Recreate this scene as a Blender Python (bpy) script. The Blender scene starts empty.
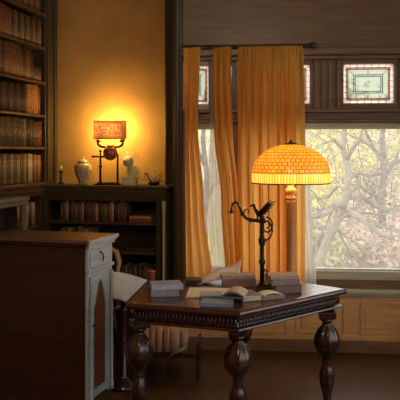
import bpy, bmesh, math, random
from mathutils import Vector, Matrix
random.seed(7)
R = math.radians
S = bpy.context.scene
COL = S.collection
EYE = 1.6; F = 700.0; HY = 152.0

# ---------------------------------------------------------------- camera
cd = bpy.data.cameras.new('camera'); cam = bpy.data.objects.new('camera', cd); COL.objects.link(cam)
cam.location = (0, 0, EYE); cam.rotation_euler = (R(90), 0, 0)
cd.sensor_width = 36; cd.lens = 36 * F / 400; cd.shift_y = -(200 - HY) / 400
cd.clip_end = 300
S.camera = cam
S.view_settings.view_transform = 'Standard'; S.view_settings.look = 'None'
S.view_settings.gamma = 1; S.view_settings.use_curve_mapping = False
S.view_settings.exposure = 0.0
S.cycles.use_denoising = True
S.cycles.max_bounces = 10; S.cycles.diffuse_bounces = 6; S.cycles.transparent_max_bounces = 16
S.cycles.sample_clamp_indirect = 4

# ---------------------------------------------------------------- world (overcast daylight)
w = bpy.data.worlds.new('world'); S.world = w; w.use_nodes = True
bg = w.node_tree.nodes['Background']; bg.inputs[0].default_value = (0.90, 0.95, 1.0, 1); bg.inputs[1].default_value = 2.7

SUN = bpy.data.lights.new('sun', 'SUN'); so = bpy.data.objects.new('sun', SUN); COL.objects.link(so)
SUN.energy = 2.0; SUN.angle = R(20); SUN.color = (1, .95, .86); so.rotation_euler = (R(50), 0, R(-60)); so.location = (8, 2, 9)

# ---------------------------------------------------------------- frames of reference
TH = R(13.6)
OB = (-.286, 5.715, 0); YB = -TH            # lamp wall / bookcases: x right, y into wall
OW = (-.139, 5.717, 0); YW = R(-5)          # window wall
def P(px, py, Y): return Vector(((px - 200) / F * Y, Y, EYE - (py - HY) / F * Y))
def T(px, py, z=.76):
    Y = (EYE - z) * F / (py - HY); return Vector(((px - 200) / F * Y, Y, z))
def wx(px):
    k = (px - 200) / F; return (OW[1] * k - OW[0]) / (math.cos(YW) + math.sin(-YW) * k)
def locB(x, y, z=0):
    c, s = math.cos(YB), math.sin(YB); return Vector((OB[0] + c * x - s * y, OB[1] + s * x + c * y, z))
def locW(x, y, z=0):
    c, s = math.cos(YW), math.sin(YW); return Vector((OW[0] + c * x - s * y, OW[1] + s * x + c * y, z))
def bx_on(px, y=.14):       # local x on the low bookcase ledge for an image column at local depth y
    k = (px - 200) / F; c, s = math.cos(TH), math.sin(TH)
    return (k * (OB[1] + c * y) - OB[0] - s * y) / (c + s * k)

# portals at the window bay and the added right-wall windows
def portal(loc, yaw, sx, sz, flip=0):
    l = bpy.data.lights.new('window_portal', 'AREA'); l.shape = 'RECTANGLE'; l.size = sx; l.size_y = sz
    l.cycles.is_portal = True
    o = bpy.data.objects.new('window_portal', l); COL.objects.link(o); o.location = loc
    o.rotation_euler = (R(-90), 0, yaw); return o
portal(locW(1.15, .3, 1.45), YW, 2.6, 2.0)
portal(locW(2.6, -3.6, 1.65), YW + R(-90), 5.4, 2.6)

# ---------------------------------------------------------------- materials
def newmat(name):
    m = bpy.data.materials.new(name); m.use_nodes = True; nt = m.node_tree
    return m, nt, nt.nodes['Principled BSDF'], nt.nodes['Material Output']
def N(nt, t, **k):
    n = nt.nodes.new(t)
    for a, b in k.items(): setattr(n, a, b)
    return n
def coords(nt, scale=(1, 1, 1), kind='Object'):
    tc = N(nt, 'ShaderNodeTexCoord'); mp = N(nt, 'ShaderNodeMapping'); mp.inputs['Scale'].default_value = scale
    nt.links.new(tc.outputs[kind], mp.inputs[0]); return mp.outputs[0]
def ramp(nt, fac, stops):
    r = N(nt, 'ShaderNodeValToRGB'); e = r.color_ramp.elements
    while len(e) < len(stops): e.new(.5)
    for i, (p, c) in enumerate(stops): e[i].position = p; e[i].color = (*c, 1)
    nt.links.new(fac, r.inputs[0]); return r.outputs[0]
def noisy(name, c1, c2, scale=(8, 8, 8), ns=4, rough=.6, bump=.1, spec=.4, metal=0, coat=0, det=4):
    m, nt, b, o = newmat(name)
    n = N(nt, 'ShaderNodeTexNoise'); n.inputs['Scale'].default_value = ns; n.inputs['Detail'].default_value = det
    nt.links.new(coords(nt, scale), n.inputs[0])
    nt.links.new(ramp(nt, n.outputs[0], [(.3, c1), (.7, c2)]), b.inputs['Base Color'])
    b.inputs['Roughness'].default_value = rough; b.inputs['Specular IOR Level'].default_value = spec
    b.inputs['Metallic'].default_value = metal; b.inputs['Coat Weight'].default_value = coat; b.inputs['Coat Roughness'].default_value = .25
    if bump:
        bp = N(nt, 'ShaderNodeBump'); bp.inputs['Strength'].default_value = bump; bp.inputs['Distance'].default_value = .01
        nt.links.new(n.outputs[0], bp.inputs['Height']); nt.links.new(bp.outputs[0], b.inputs['Normal'])
    return m
def wood(name, c1, c2, rough=.45, axis='z', coat=0, spec=.4):
    sc = {'z': (14, 14, 1.2), 'x': (1.2, 14, 14), 'y': (14, 1.2, 14)}[axis]
    return noisy(name, c1, c2, sc, 3, rough, .06, spec, 0, coat, 6)
M = {}
M['case'] = wood('olive_brown_wood', (.036, .021, .009), (.066, .042, .019), .42)
M['case_x'] = wood('olive_brown_wood_shelf', (.045, .027, .011), (.09, .057, .025), .38, 'x')
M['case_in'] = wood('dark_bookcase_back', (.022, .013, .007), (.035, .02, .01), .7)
M['pil'] = wood('pale_pilaster_wood', (.36, .29, .16), (.50, .41, .24), .4)
M['win'] = wood('window_brown_wood', (.13, .075, .042), (.22, .135, .08), .35, 'x')
M['wins'] = wood('window_sash_paint', (.42, .41, .31), (.56, .55, .44), .35, 'x')
M['wains'] = wood('wainscot_oak', (.50, .28, .12), (.68, .42, .20), .45, 'x')
M['table'] = wood('mahogany_table', (.020, .007, .007), (.050, .016, .012), .22, 'x', .5)
M['tabtop'] = wood('mahogany_table_top', (.038, .013, .012), (.080, .028, .020), .25, 'x', .4)
M['cab'] = wood('dark_walnut_cabinet', (.020, .008, .004), (.048, .018, .008), .36, 'x', .15)
M['cabtop'] = wood('cabinet_top_wood', (.09, .04, .026), (.16, .08, .055), .3, 'x', .3)
M['cab_lit'] = wood('window_lit_cabinet_front', (.27, .33, .37), (.38, .46, .52), .26, 'y', .3)  # bluish window light on the cabinet front is put into this colour
M['redwood'] = wood('reddish_door_panel', (.07, .018, .010), (.14, .038, .02), .35)
M['floor'] = wood('dark_oak_floor', (.05, .024, .011), (.10, .05, .022), .35, 'y')
M['ceil'] = noisy('ceiling_plaster', (.30, .24, .16), (.36, .29, .20), ns=3, rough=.9)
M['iron'] = noisy('dark_iron', (.014, .010, .008), (.03, .02, .015), ns=9, rough=.4, metal=.6, spec=.5)
M['bronze'] = noisy('bronze', (.16, .08, .03), (.26, .14, .05), ns=8, rough=.35, metal=.7)
M['copper'] = noisy('red_brown_glaze', (.22, .05, .02), (.34, .10, .035), ns=6, rough=.2, coat=.6)
M['page'] = noisy('book_pages', (.42, .34, .24), (.56, .47, .35), (2, 2, 60), 5, .8)
M['paper'] = noisy('cream_paper', (.66, .60, .48), (.78, .72, .58), ns=5, rough=.85)
M['bluepaper'] = noisy('pale_blue_white_paper', (.46, .54, .74), (.60, .66, .84), ns=4, rough=.5)
M['tan'] = wood('tan_bentwood', (.38, .17, .07), (.52, .26, .12), .4)
M['vase'] = noisy('cream_vase_pattern', (.60, .48, .28), (.24, .15, .07), (1, 1, 1), 55, .3, .05, det=2)
M['cream'] = noisy('cream_ceramic', (.62, .50, .30), (.80, .68, .44), ns=30, rough=.55, bump=.5)
M['bark'] = noisy('pale_bark', (.17, .14, .11), (.31, .26, .21), (1, 1, 1), 6, .9, .5)
M['bark2'] = noisy('brown_bark', (.10, .085, .075), (.2, .17, .15), (1, 1, 1), 6, .9, .5)
M['lead'] = noisy('lead_came', (.08, .08, .09), (.13, .13, .14), ns=8, rough=.5, metal=.3)

def plaster():
    m, nt, b, o = newmat('golden_plaster')
    c = coords(nt)
    n = N(nt, 'ShaderNodeTexNoise'); n.inputs['Scale'].default_value = 3; n.inputs['Detail'].default_value = 8; nt.links.new(c, n.inputs[0])
    n2 = N(nt, 'ShaderNodeTexNoise'); n2.inputs['Scale'].default_value = 60; nt.links.new(c, n2.inputs[0])
    nt.links.new(ramp(nt, n.outputs[0], [(.3, (.36, .18, .052)), (.7, (.50, .265, .078))]), b.inputs['Base Color'])
    b.inputs['Roughness'].default_value = .85
    bp = N(nt, 'ShaderNodeBump'); bp.inputs['Strength'].default_value = .25; bp.inputs['Distance'].default_value = .01
    nt.links.new(n2.outputs[0], bp.inputs['Height']); nt.links.new(bp.outputs[0], b.inputs['Normal']); return m
M['plaster'] = plaster()

def cloth(name, c, tr, amount=.5, transp=0):
    m, nt, b, o = newmat(name); nt.nodes.remove(b)
    n = N(nt, 'ShaderNodeTexNoise'); n.inputs['Scale'].default_value = 5; n.inputs['Detail'].default_value = 5
    nt.links.new(coords(nt, (10, 10, .8)), n.inputs[0])
    col = ramp(nt, n.outputs[0], [(.3, tuple(v * .92 for v in c)), (.7, c)])
    colt = ramp(nt, n.outputs[0], [(.3, tuple(v * .93 for v in tr)), (.7, tr)])
    d = N(nt, 'ShaderNodeBsdfDiffuse'); t = N(nt, 'ShaderNodeBsdfTranslucent'); mx = N(nt, 'ShaderNodeMixShader')
    nt.links.new(col, d.inputs[0]); nt.links.new(colt, t.inputs[0]); mx.inputs[0].default_value = amount
    nt.links.new(d.outputs[0], mx.inputs[1]); nt.links.new(t.outputs[0], mx.inputs[2]); out = mx.outputs[0]
    if transp:
        tp = N(nt, 'ShaderNodeBsdfTransparent'); m2 = N(nt, 'ShaderNodeMixShader'); m2.inputs[0].default_value = transp
        nt.links.new(out, m2.inputs[1]); nt.links.new(tp.outputs[0], m2.inputs[2]); out = m2.outputs[0]
    nt.links.new(out, o.inputs[0]); return m
M['curtain'] = cloth('orange_curtain_cloth', (.88, .45, .10), (1.0, .60, .17), .62)
M['sheer'] = cloth('white_sheer_cloth', (.75, .72, .66), (.85, .82, .74), .5, .3)

def glass(name, tint=(1, 1, 1), haze=.1, rough_gloss=.03):
    m, nt, b, o = newmat(name); nt.nodes.remove(b)
    tp = N(nt, 'ShaderNodeBsdfTransparent'); tp.inputs[0].default_value = (*tint, 1)
    tl = N(nt, 'ShaderNodeBsdfTranslucent'); tl.inputs[0].default_value = (*tint, 1)
    g = N(nt, 'ShaderNodeBsdfGlossy'); g.inputs['Roughness'].default_value = rough_gloss
    m1 = N(nt, 'ShaderNodeMixShader'); m1.inputs[0].default_value = haze
    nz = N(nt, 'ShaderNodeTexNoise'); nz.inputs['Scale'].default_value = 4; nt.links.new(coords(nt), nz.inputs[0])
    mr = N(nt, 'ShaderNodeMapRange'); mr.inputs[3].default_value = haze * .8; mr.inputs[4].default_value = haze * 1.2
    nt.links.new(nz.outputs[0], mr.inputs[0]); nt.links.new(mr.outputs[0], m1.inputs[0])
    nt.links.new(tp.outputs[0], m1.inputs[1]); nt.links.new(tl.outputs[0], m1.inputs[2])
    fr = N(nt, 'ShaderNodeMapRange'); lw = N(nt, 'ShaderNodeLayerWeight'); lw.inputs[0].default_value = .25; nt.links.new(lw.outputs[1], fr.inputs[0]); fr.inputs[3].default_value = .02; fr.inputs[4].default_value = .22
    m2 = N(nt, 'ShaderNodeMixShader'); nt.links.new(fr.outputs[0], m2.inputs[0])
    nt.links.new(m1.outputs[0], m2.inputs[1]); nt.links.new(g.outputs[0], m2.inputs[2]); nt.links.new(m2.outputs[0], o.inputs[0])
    return m
M['glass'] = glass('fog_veil_window_glass', (.99, .96, .91), .08)  # translucent veil in the pane stands in for light fog outdoors
M['leadglass'] = glass('frosted_leaded_glass', (.66, .68, .58), .35)
M['amberglass'] = glass('orange_stained_glass', (.85, .50, .28), .5)
M['pinkglass'] = glass('pale_pink_glass', (1.0, .90, .84), .6)

def cover(c, rough=.5):
    key = 'cover_%d_%d_%d' % tuple(int(v * 999) for v in c)
    if key not in M: M[key] = noisy('book_cloth', tuple(v * .75 for v in c), c, (1, 1, 1), 25, rough, .1)
    return M[key]
def spine_mat(c):           # cover with faded gilt bands across the spine
    key = 'spine_%d_%d_%d' % tuple(int(v * 999) for v in c)
    if key in M: return M[key]
    m, nt, b, o = newmat('leather_spine')
    tc = N(nt, 'ShaderNodeTexCoord'); sp = N(nt, 'ShaderNodeSeparateXYZ'); nt.links.new(tc.outputs['Generated'], sp.inputs[0])
    f = [(0, c)]
    g = tuple(min(1, v * 1.3 + .01) for v in c)
    r = N(nt, 'ShaderNodeValToRGB'); r.color_ramp.interpolation = 'CONSTANT'; e = r.color_ramp.elements
    stops = [(0, c), (.10, g), (.13, c), (.60, g), (.62, c), (.72, g), (.80, c), (.90, g), (.93, c)]
    while len(e) < len(stops): e.new(.5)
    for i, (p, q) in enumerate(stops): e[i].position = p; e[i].color = (*q, 1)
    nt.links.new(sp.outputs[2], r.inputs[0])
    nz = N(nt, 'ShaderNodeTexNoise'); nz.inputs['Scale'].default_value = 22; nt.links.new(tc.outputs['Object'], nz.inputs[0])
    mx = N(nt, 'ShaderNodeMix', data_type='RGBA', blend_type='MULTIPLY'); mx.inputs[0].default_value = .5
    nt.links.new(r.outputs[0], mx.inputs[6]); nt.links.new(nz.outputs[0], mx.inputs[7]); nt.links.new(mx.outputs[2], b.inputs['Base Color'])
    b.inputs['Roughness'].default_value = .5; M[key] = m; return m

# ---------------------------------------------------------------- mesh helpers
class MB:
    def __init__(s): s.bm = bmesh.new()
    def box(s, a, b, rot=0, bev=0, piv=None, mat=None):
        a = Vector(a); b = Vector(b); lo = Vector(map(min, a, b)); hi = Vector(map(max, a, b))
        r = bmesh.ops.create_cube(s.bm, size=1); vs = r['verts']
        for v in vs: v.co = Vector((lo[i] + (v.co[i] + .5) * (hi[i] - lo[i]) for i in range(3)))
        if bev:
            es = list({e for v in vs for e in v.link_edges})
            q = bmesh.ops.bevel(s.bm, geom=es, offset=bev, segments=2, affect='EDGES', profile=.5); vs = q['verts']
            vs = list({v for f in q['faces'] for v in f.verts} | {v for v in vs})
        if rot or mat:
            c = Vector(piv) if piv else (lo + hi) / 2
            mt = mat if mat else Matrix.Rotation(rot, 3, 'Z')
            for v in vs: v.co = c + mt @ (v.co - c)
        return s
    def lathe(s, prof, c=(0, 0, 0), n=20, lobes=0, depth=0, sq=None):
        rings = []
        for (r, z) in prof:
            ring = []
            for i in range(n):
                a = 2 * math.pi * i / n; rr = r * (1 + (depth * math.cos(lobes * a) if lobes else 0))
                ring.append(s.bm.verts.new((c[0] + rr * math.cos(a), c[1] + rr * math.sin(a), c[2] + z)))
            rings.append(ring)
        for k in range(len(rings) - 1):
            for i in range(n):
                f = s.bm.faces.new((rings[k][i], rings[k][(i + 1) % n], rings[k + 1][(i + 1) % n], rings[k + 1][i])); f.smooth = True
        for rg in (rings[0][::-1], rings[-1]):
            try: s.bm.faces.new(rg)
            except Exception: pass
        return s
    def tube(s, pts, rad, n=8, cap=True):
        pts = [Vector(p) for p in pts]; m = len(pts)
        if not hasattr(rad, '__len__'): rad = [rad] * m
        rings = []; prev = None
        for i, p in enumerate(pts):
            t = (pts[min(i + 1, m - 1)] - pts[max(i - 1, 0)])
            if t.length < 1e-9: t = Vector((0, 0, 1))
            t.normalize()
            if prev is None:
                u = t.orthogonal().normalized()
            else:
                u = (prev - t * prev.dot(t))
                u = u.normalized() if u.length > 1e-6 else t.orthogonal().normalized()
            prev = u; v = t.cross(u)
            rings.append([s.bm.verts.new(p + (u * math.cos(2 * math.pi * k / n) + v * math.sin(2 * math.pi * k / n)) * rad[i]) for k in range(n)])
        for k in range(m - 1):
            for i in range(n):
                f = s.bm.faces.new((rings[k][i], rings[k][(i + 1) % n], rings[k + 1][(i + 1) % n], rings[k + 1][i])); f.smooth = True
        if cap:
            s.bm.faces.new(rings[0][::-1]); s.bm.faces.new(rings[-1])
        return s
    def ball(s, c, r, sc=(1, 1, 1), sub=2, jit=0):
        q = bmesh.ops.create_icosphere(s.bm, subdivisions=sub, radius=1)
        for v in q['verts']:
            k = r * (1 + random.uniform(-jit, jit)); v.co = Vector((c[0] + v.co.x * k * sc[0], c[1] + v.co.y * k * sc[1], c[2] + v.co.z * k * sc[2]))
            for f in v.link_faces: f.smooth = True
        return s
    def prism(s, poly, z0, z1):
        a = [s.bm.verts.new((p[0], p[1], z0)) for p in poly]; b = [s.bm.verts.new((p[0], p[1], z1)) for p in poly]; n = len(poly)
        s.bm.faces.new(a[::-1]); s.bm.faces.new(b)
        for i in range(n): s.bm.faces.new((a[i], a[(i + 1) % n], b[(i + 1) % n], b[i]))
        return s
    def sheet(s, fn, nu, nv, thick=0, smooth=True):
        g = [[s.bm.verts.new(fn(i / nu, j / nv)) for i in range(nu + 1)] for j in range(nv + 1)]
        for j in range(nv):
            for i in range(nu):
                f = s.bm.faces.new((g[j][i], g[j][i + 1], g[j + 1][i + 1], g[j + 1][i])); f.smooth = smooth
        if thick:
            h = [[s.bm.verts.new(Vector(fn(i / nu, j / nv)) - Vector((0, 0, thick))) for i in range(nu + 1)] for j in range(nv + 1)]
            for j in range(nv):
                for i in range(nu):
                    f = s.bm.faces.new((h[j][i], h[j + 1][i], h[j + 1][i + 1], h[j][i + 1])); f.smooth = smooth
            for i in range(nu):
                s.bm.faces.new((g[0][i], h[0][i], h[0][i + 1], g[0][i + 1])); s.bm.faces.new((g[nv][i], g[nv][i + 1], h[nv][i + 1], h[nv][i]))
            for j in range(nv):
                s.bm.faces.new((g[j][0], g[j + 1][0], h[j + 1][0], h[j][0])); s.bm.faces.new((g[j][nu], h[j][nu], h[j + 1][nu], g[j + 1][nu]))
        return s
    def build(s, name, mat, parent=None, loc=None, yaw=0):
        bmesh.ops.recalc_face_normals(s.bm, faces=s.bm.faces)
        me = bpy.data.meshes.new(name); s.bm.to_mesh(me); s.bm.free(); me.materials.append(mat)
        o = bpy.data.objects.new(name, me); COL.objects.link(o)
        if parent: o.parent = parent
        if loc is not None: o.location = loc
        if yaw: o.rotation_euler.z = yaw
        return o
def thing(name, label, cat, loc=(0, 0, 0), yaw=0, group=None):
    o = bpy.data.objects.new(name, None); COL.objects.link(o); o.location = loc; o.rotation_euler.z = yaw
    o.empty_display_size = .1; return tag(o, label, cat, group)
def tag(o, label, cat, group=None, kind=None):
    o['label'] = label; o['category'] = cat
    if group: o['group'] = group
    if kind: o['kind'] = kind
    return o
def struct(name, mb, mat, loc=(0, 0, 0), yaw=0):
    o = mb.build(name, mat, None, loc, yaw); o['kind'] = 'structure'; return o
def skin(name, pts, edges, rad, mat, parent=None, sub=2):
    me = bpy.data.meshes.new(name); me.from_pydata([tuple(p) for p in pts], edges, []); me.materials.append(mat)
    o = bpy.data.objects.new(name, me); COL.objects.link(o)
    if parent: o.parent = parent
    md = o.modifiers.new('skin', 'SKIN'); md.use_smooth_shade = True
    for i, r in enumerate(rad):
        q = me.skin_vertices[0].data[i]; q.radius = (r, r) if not hasattr(r, '__len__') else r
    me.skin_vertices[0].data[0].use_root = True
    o.modifiers.new('sub', 'SUBSURF').levels = sub; o.modifiers['sub'].render_levels = sub
    return o

# ================================================================ THE SETTING
CH = 3.3
struct('floor', MB().prism([(-5, -3), (5, -3), (5, 5.9), (1, 6.3), (-3.6, 7.2), (-5, 7.2)], -.1, 0), M['floor'])
struct('ceiling', MB().prism([(-5, -3), (5, -3), (5, 5.9), (1, 6.3), (-3.6, 7.2), (-5, 7.2)], CH, CH + .1), M['ceil'])
# lamp wall (golden plaster)
struct('wall_back', MB().box((-1.62, .31, 0), (.15, .45, CH)), M['plaster'], OB, YB)
struct('wall_left', MB().box((-1.62, -7.6, 0), (-1.46, .31, CH)), M['plaster'], OB, YB)
# window wall
ZT1, ZT0, ZG1, ZG0, ZSILL = 2.307, 1.99, 1.785, .648, .512
wall = MB()
X0, X1 = 0, 2.62
openx = [(wx(186), wx(231.5)), (wx(241), wx(414))]
d0, d1 = 0.0, .14
wall.box((X0, d0, 0), (X1, d1, ZSILL)); wall.box((X0, d0, ZT1 + .035), (X1, d1, CH))
wall.box((X0, d0, ZG1 + .04), (X1, d1, ZT0 - .035))
for a, b in ((X0, openx[0][0]), (openx[0][1], openx[1][0]), (openx[1][1], X1)):
    wall.box((a, d0, ZSILL), (b, d1, ZG1 + .04)); 
tr_w = [(wx(186), wx(209.6)), (wx(216), wx(231.5)), (wx(258), wx(310)), (wx(343.6), wx(394.5))]
cuts = [X0] + [v for t in tr_w for v in (t[0] - .035, t[1] + .035)] + [X1]
for i in range(0, len(cuts), 2):
    if cuts[i + 1] > cuts[i]: wall.box((cuts[i], d0, ZT0 - .035), (cuts[i + 1], d1, ZT1 + .035))
struct('wall_window', wall, M['win'], OW, YW)
# wainscot face under the window: oak boards with raised panels
wn = MB(); wn.box((0, -.02, .10), (X1, 0, ZSILL - .02))
xs = [0, .42, wx(291), 1.32, 1.80, 2.25, 2.6]
px_ = [(.04, .44), (.50, wx(288)), (wx(296), wx(345)), (wx(360), wx(424)), (1.98, 2.3)]
for a, b in px_:
    t = .014
    wn.box((a, -.034, .387), (b, -.02, .387 + t)); wn.box((a, -.034, .162 - t), (b, -.02, .162))
    wn.box((a, -.034, .162), (a + t, -.02, .387)); wn.box((b - t, -.034, .162), (b, -.02, .387))
    wn.box((a + .035, -.03, .195), (b - .035, -.02, .352), bev=.004)
struct('trim_1', wn, M['wains'], OW, YW)
st = MB(); st.box((-.0, -.09, ZSILL - .03), (X1, .0, ZSILL), bev=.006); st.box((0, -.055, ZSILL - .055), (X1, -.02, ZSILL - .03), bev=.004)
struct('trim_2', st, M['wins'], OW, YW).name = 'trim_2'
bb = MB(); bb.box((0, -.04, 0), (X1, 0, .10), bev=.006); struct('baseboard_window', bb, M['win'], OW, YW)
# mouldings across the transom rail and the head beam
mo = MB()
mo.box((0, -.07, ZG1 + .05), (X1, 0, ZG1 + .075), bev=.006); mo.box((0, -.05, ZG1 + .075), (X1, 0, ZG1 + .10), bev=.006)
mo.box((0, -.05, ZT0 - .075), (X1, 0, ZT0 - .045), bev=.006)
mo.box((0, -.10, ZT1 + .06), (X1, 0, ZT1 + .12), bev=.01); mo.box((0, -.06, ZT1 + .03), (X1, 0, ZT1 + .06), bev=.006)
mo.box((0, -.06, 2.85), (X1, 0, 2.93), bev=.01); mo.box((0, -.12, 3.1), (X1, 0, CH), bev=.02)
for p in (322.5, 329.5):
    mo.box((wx(p) - .012, -.018, ZT0 - .045), (wx(p) + .012, 0, ZT1 + .03), bev=.004)
for a, b in openx: mo.box((a, .0, ZSILL), (b, .10, ZG0 - .072), bev=.003)
struct('trim_3', mo, M['win'], OW, YW)
# big windows
def frame(mb, a, b, z0, z1, t, y0, y1, bev=.004):
    mb.box((a, y0, z0), (a + t, y1, z1), bev=bev); mb.box((b - t, y0, z0), (b, y1, z1), bev=bev)
    mb.box((a, y0, z0), (b, y1, z0 + t), bev=bev); mb.box((a, y0, z1 - t), (b, y1, z1), bev=bev)
for i, (a, b) in enumerate(openx):
    f = MB()
    f.box((a, -.01, ZG0 - .07), (b, .10, ZG0), bev=.006); f.box((a, .03, ZG0 - .02), (b, .09, ZG0 + .012), bev=.004)
    f.box((a, -.018, ZG1), (b, .10, ZG1 + .048), bev=.006); f.box((a, -.03, ZG1 + .028), (b, .05, ZG1 + .046), bev=.004)
    f.box((a, 0, ZG0), (a + .03, .10, ZG1), bev=.005); f.box((b - .03, 0, ZG0), (b, .10, ZG1), bev=.005)
    o = struct('window_%d' % (i + 1), f, M['wins'], OW, YW)
    g = MB().box((a + .03, .055, ZG0), (b - .03, .060, ZG1)).build('window_pane', M['glass'], o)
# leaded transoms
for i, (a, b) in enumerate(tr_w):
    f = MB(); frame(f, a - .035, b + .035, ZT0 - .035, ZT1 + .035, .035, -.005, .09, .006)
    frame(f, a - .06, b + .06, ZT0 - .06, ZT1 + .055, .03, -.025, .0, .006)
    o = struct('window_%d' % (i + 3), f, M['wins'] if i == 0 else M['win'], OW, YW)
    yy = .05
    w_ = b - a; e = min(.026, w_ * .12); e2 = e * 1.5; i3 = e * 3.2
    MB().box((a + e2, yy, ZT0 + e2), (b - e2, yy + .004, ZT1 - e2)).build('pane', M['leadglass'], o)
    q = MB(); frame(q, a, b, ZT0, ZT1, e, yy, yy + .004, 0); q.build('pink_border', M['pinkglass'], o)
    q = MB(); frame(q, a + e, b - e, ZT0 + e, ZT1 - e, e2 - e, yy, yy + .004, 0); q.build('amber_border', M['amberglass'], o)
    q = MB(); t = .004
    for k in (e, e2, i3, i3 + .5 * e):
        frame(q, a + k, b - k, ZT0 + k, ZT1 - k, t, yy - .004, yy + .008, 0)
    n = max(2, int(w_ / .05))
    for k in range(1, n):
        x = a + w_ * k / n
        q.box((x - .0015, yy - .003, ZT0), (x + .0015, yy + .006, ZT0 + e2)); q.box((x - .0015, yy - .003, ZT1 - e2), (x + .0015, yy + .006, ZT1))
    for k in range(1, 7):
        z = ZT0 + (ZT1 - ZT0) * k / 7
        q.box((a, yy - .003, z - .0015), (a + e2, yy + .006, z + .0015)); q.box((b - e2, yy - .003, z - .0015), (b, yy + .006, z + .0015))
    zc = (ZT0 + ZT1) / 2; xc = (a + b) / 2
    q.box((xc - .0015, yy - .003, ZT1 - i3), (xc + .0015, yy + .006, ZT1 - e2)); q.box((xc - .0015, yy - .003, ZT0 + e2), (xc + .0015, yy + .006, ZT0 + i3))
    for sx, sz in ((a + e2, ZT0 + e2), (b - e2, ZT0 + e2), (a + e2, ZT1 - e2), (b - e2, ZT1 - e2)):
        tx = sx + (i3 - e2) * (1 if sx < xc else -1); tz = sz + (i3 - e2) * (1 if sz < zc else -1)
        q.tube([(sx, yy + .002, sz), (tx, yy + .002, tz)], .002, 4)
    q.build('lead_came', M['lead'], o)
# post and casing between the lamp wall and the bay
q = MB(); q.box((-.215, 5.69, 0), (-.140, 6.06, CH), bev=.01); q.box((-.200, 5.675, 0), (-.165, 5.70, CH), bev=.008)
struct('trim_4', q, M['case'])
q = MB(); q.box((bx_on(165, .3), .285, 1.32), (.15, .31, CH), bev=.008); q.box((bx_on(165, .28), .27, 1.32), (bx_on(167.5, .28), .30, CH), bev=.006)
struct('trim_5', q, M['case'], OB, YB)
# right wall; its tall unseen windows are added to brighten the room
rw = MB(); ys = (-6.2, -1.0); z0, z1 = .4, 2.95
rw.box((X1, -7.6, 0), (X1 + .12, ys[0], CH)); rw.box((X1, ys[1], 0), (X1 + .12, .14, CH))
rw.box((X1, ys[0], 0), (X1 + .12, ys[1], z0)); rw.box((X1, ys[0], z1), (X1 + .12, ys[1], CH))
struct('wall_right', rw, M['wains'], OW, YW)
f = MB()
for k in range(6):
    y = ys[0] + (ys[1] - ys[0]) * k / 5; f.box((X1 + .02, y - .035, z0), (X1 + .10, y + .035, z1), bev=.005)
for z in (z0 + .03, 2.1, z1 - .03): f.box((X1 + .02, ys[0], z - .03), (X1 + .10, ys[1], z + .03), bev=.005)
o = struct('window_8', f, M['wins'], OW, YW)
MB().box((X1 + .055, ys[0], z0), (X1 + .06, ys[1], z1)).build('window_pane', M['glass'], o)
struct('wall_front', MB().box((-4.6, -7.7, 0), (X1 + .12, -7.6, CH)), M['wains'], OW, YW)

# ================================================================ OUTSIDE (pale base colours stand in for haze in the air)
def hill(u, v):
    x = -14 + u * 50; y = 8 + v * 62
    z = -3.2 + max(0, y - 12) * .135 + .5 * math.sin(x * .4 + y * .2) + .3 * math.sin(x * .9 - y * .35)
    return (x, y, z)
m, nt, b, o_ = newmat('hillside_brush')
c = coords(nt)
n1 = N(nt, 'ShaderNodeTexNoise'); n1.inputs['Scale'].default_value = .22; n1.inputs['Detail'].default_value = 3; nt.links.new(c, n1.inputs[0])
n2 = N(nt, 'ShaderNodeTexNoise'); n2.inputs['Scale'].default_value = 2.5; n2.inputs['Detail'].default_value = 10; n2.inputs['Roughness'].default_value = .75; nt.links.new(c, n2.inputs[0])
ca = ramp(nt, n1.outputs[0], [(.35, (.50, .50, .25)), (.5, (.46, .38, .31)), (.65, (.42, .34, .32))])
cb = ramp(nt, n2.outputs[0], [(.35, (.35, .33, .32)), (.62, (1, 1, .95))])
mx = N(nt, 'ShaderNodeMix', data_type='RGBA', blend_type='MULTIPLY'); mx.inputs[0].default_value = .8
nt.links.new(ca, mx.inputs[6]); nt.links.new(cb, mx.inputs[7]); nt.links.new(mx.outputs[2], b.inputs['Base Color']); b.inputs['Roughness'].default_value = 1
o = MB().sheet(hill, 60, 60).build('hillside', m); o['kind'] = 'structure'
def leafmat(name, c):
    m, nt, b, o = newmat(name); nt.nodes.remove(b)
    oi = N(nt, 'ShaderNodeNewGeometry')
    col = ramp(nt, oi.outputs['Random Per Island'], [(0, tuple(v * .6 for v in c)), (1, tuple(min(1, v * 1.25) for v in c))])
    d = N(nt, 'ShaderNodeBsdfDiffuse'); t = N(nt, 'ShaderNodeBsdfTranslucent'); x = N(nt, 'ShaderNodeMixShader')
    nt.links.new(col, d.inputs[0]); nt.links.new(col, t.inputs[0]); x.inputs[0].default_value = .4
    nt.links.new(d.outputs[0], x.inputs[1]); nt.links.new(t.outputs[0], x.inputs[2]); nt.links.new(x.outputs[0], o.inputs[0]); return m
LY = leafmat('yellow_green_leaves', (.70, .64, .28)); LG = leafmat('pale_green_leaves', (.56, .52, .34)); LT = leafmat('tan_brush_leaves', (.56, .44, .36))
def leaves(mb, c, r, n, s):
    for _ in range(n):
        d = Vector((random.gauss(0, 1), random.gauss(0, 1), random.gauss(0, 1))).normalized() * random.uniform(.5, 1)
        p = Vector(c) + Vector((d.x * r[0], d.y * r[1], d.z * r[2]))
        a = Vector((random.gauss(0, 1), random.gauss(0, 1), random.gauss(0, 1))).normalized(); bq = a.orthogonal().normalized(); k = s * random.uniform(.6, 1.3)
        mb.bm.faces.new([mb.bm.verts.new(p + v) for v in (a * k, bq * k * .5, -a * k, -bq * k * .5)])
def hz(x, y):
    u = (x + 14) / 50; v = (y - 8) / 62; return hill(u, v)[2]
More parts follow.
